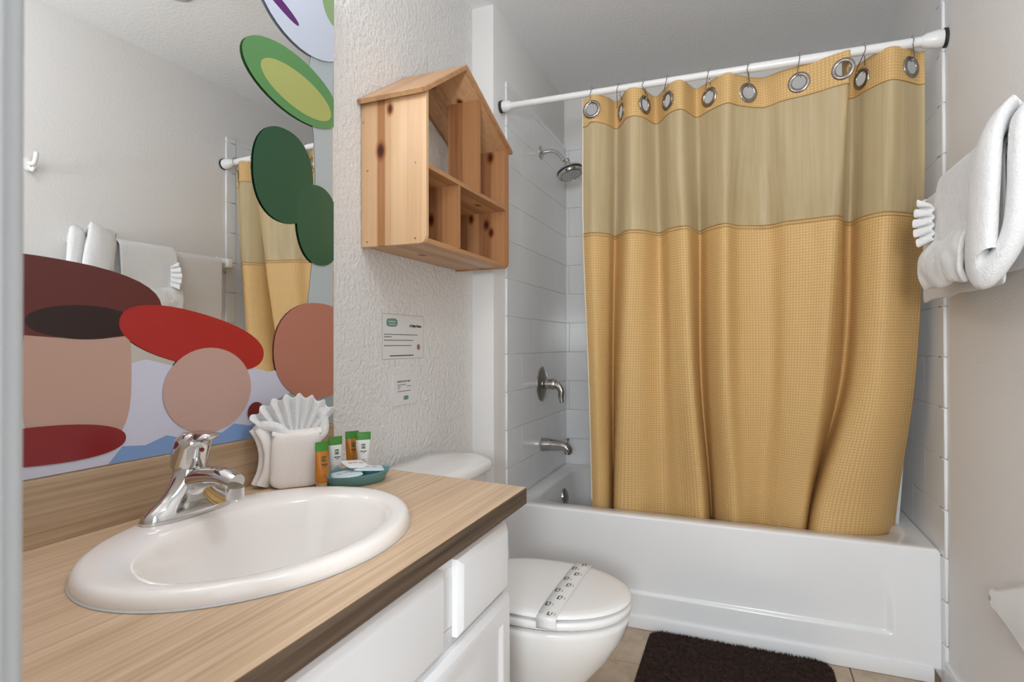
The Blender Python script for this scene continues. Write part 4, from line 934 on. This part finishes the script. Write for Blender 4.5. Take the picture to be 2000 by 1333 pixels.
# ================================================================== CEILING SPRINKLER, VANITY LAMP, ADDED FILL LIGHTS
sp2 = thing('ceiling_sprinkler', 'small white sprinkler plate on ceiling seen in the mirror', 'sprinkler', (0.05, 1.50, ZC))
MB().lathe([(0.055, 0.0), (0.053, 0.006), (0.03, 0.010), (0.03, 0.016), (0.0, 0.018)], (0.05, 1.50, ZC+0.0005), (0, 0, -1)).build('cover_plate', mat('sprinkler_white', (0.5, 0.5, 0.5), 0.4), sp2)
vl = thing('vanity_light', 'chrome bar light with three frosted globes above the mirror', 'light', (XW, 0.68, 2.14))
bx('back_plate', M_chrome, XW+0.001, XW+0.025, 0.36, 1.00, 2.09, 2.19, vl, 0.003)
M_globe = mat('frosted_globe', (1, 1, 1), 0.3); bsdf(M_globe).inputs['Emission Color'].default_value = (0.97, 0.975, 1.0, 1); bsdf(M_globe).inputs['Emission Strength'].default_value = 10.0
for y in (0.44, 0.68, 0.92):
    MB().lathe([(0.03, 0), (0.025, 0.03)], (XW+0.024, y, 2.14), (1, 0, 0)).build('lamp_holder', M_chrome, vl)
    MB().sphere((XW+0.105, y, 2.14), 0.058, 24).build('globe', M_globe, vl)
cl = thing('added_ceiling_light', 'added unseen globe on a short stem, fill light for the room', 'light', (-0.05, 0.70, ZC))  # added out of view to brighten the room and its ceiling
MB().lathe([(0.06, 0.0), (0.06, 0.015), (0.012, 0.03), (0.012, 0.20), (0.03, 0.215)], (-0.05, 0.70, ZC), (0, 0, -1), 32).build('stem', M_chrome, cl)
M_ceil_fill = mat('ceiling_fill_globe', (1, 1, 1), 0.3); bsdf(M_ceil_fill).inputs['Emission Color'].default_value = (0.92, 0.965, 1.0, 1); bsdf(M_ceil_fill).inputs['Emission Strength'].default_value = 13.0
MB().sphere((-0.05, 0.70, ZC-0.31), 0.10, 32).build('globe', M_ceil_fill, cl)
fl_ = thing('added_hall_lamp', 'added unseen fill globe on a stand behind the viewer', 'lamp', (0.16, -0.95, 0))  # added frontal fill behind the camera for the alcove and ceiling
MB().lathe([(0.15, 0.0), (0.15, 0.015), (0.03, 0.03), (0.012, 0.05), (0.012, 1.07), (0.03, 1.08)], (0.16, -0.95, 0), (0, 0, 1), 32).build('stand', M_nickel, fl_)
M_hall_fill = mat('hall_fill_globe', (1, 1, 1), 0.3); bsdf(M_hall_fill).inputs['Emission Color'].default_value = (0.92, 0.965, 1.0, 1); bsdf(M_hall_fill).inputs['Emission Strength'].default_value = 52.0
MB().sphere((0.16, -0.95, 1.25), 0.18, 32).build('globe', M_hall_fill, fl_)
for o in bpy.data.objects:
    if '_l' in o: del o['_l']
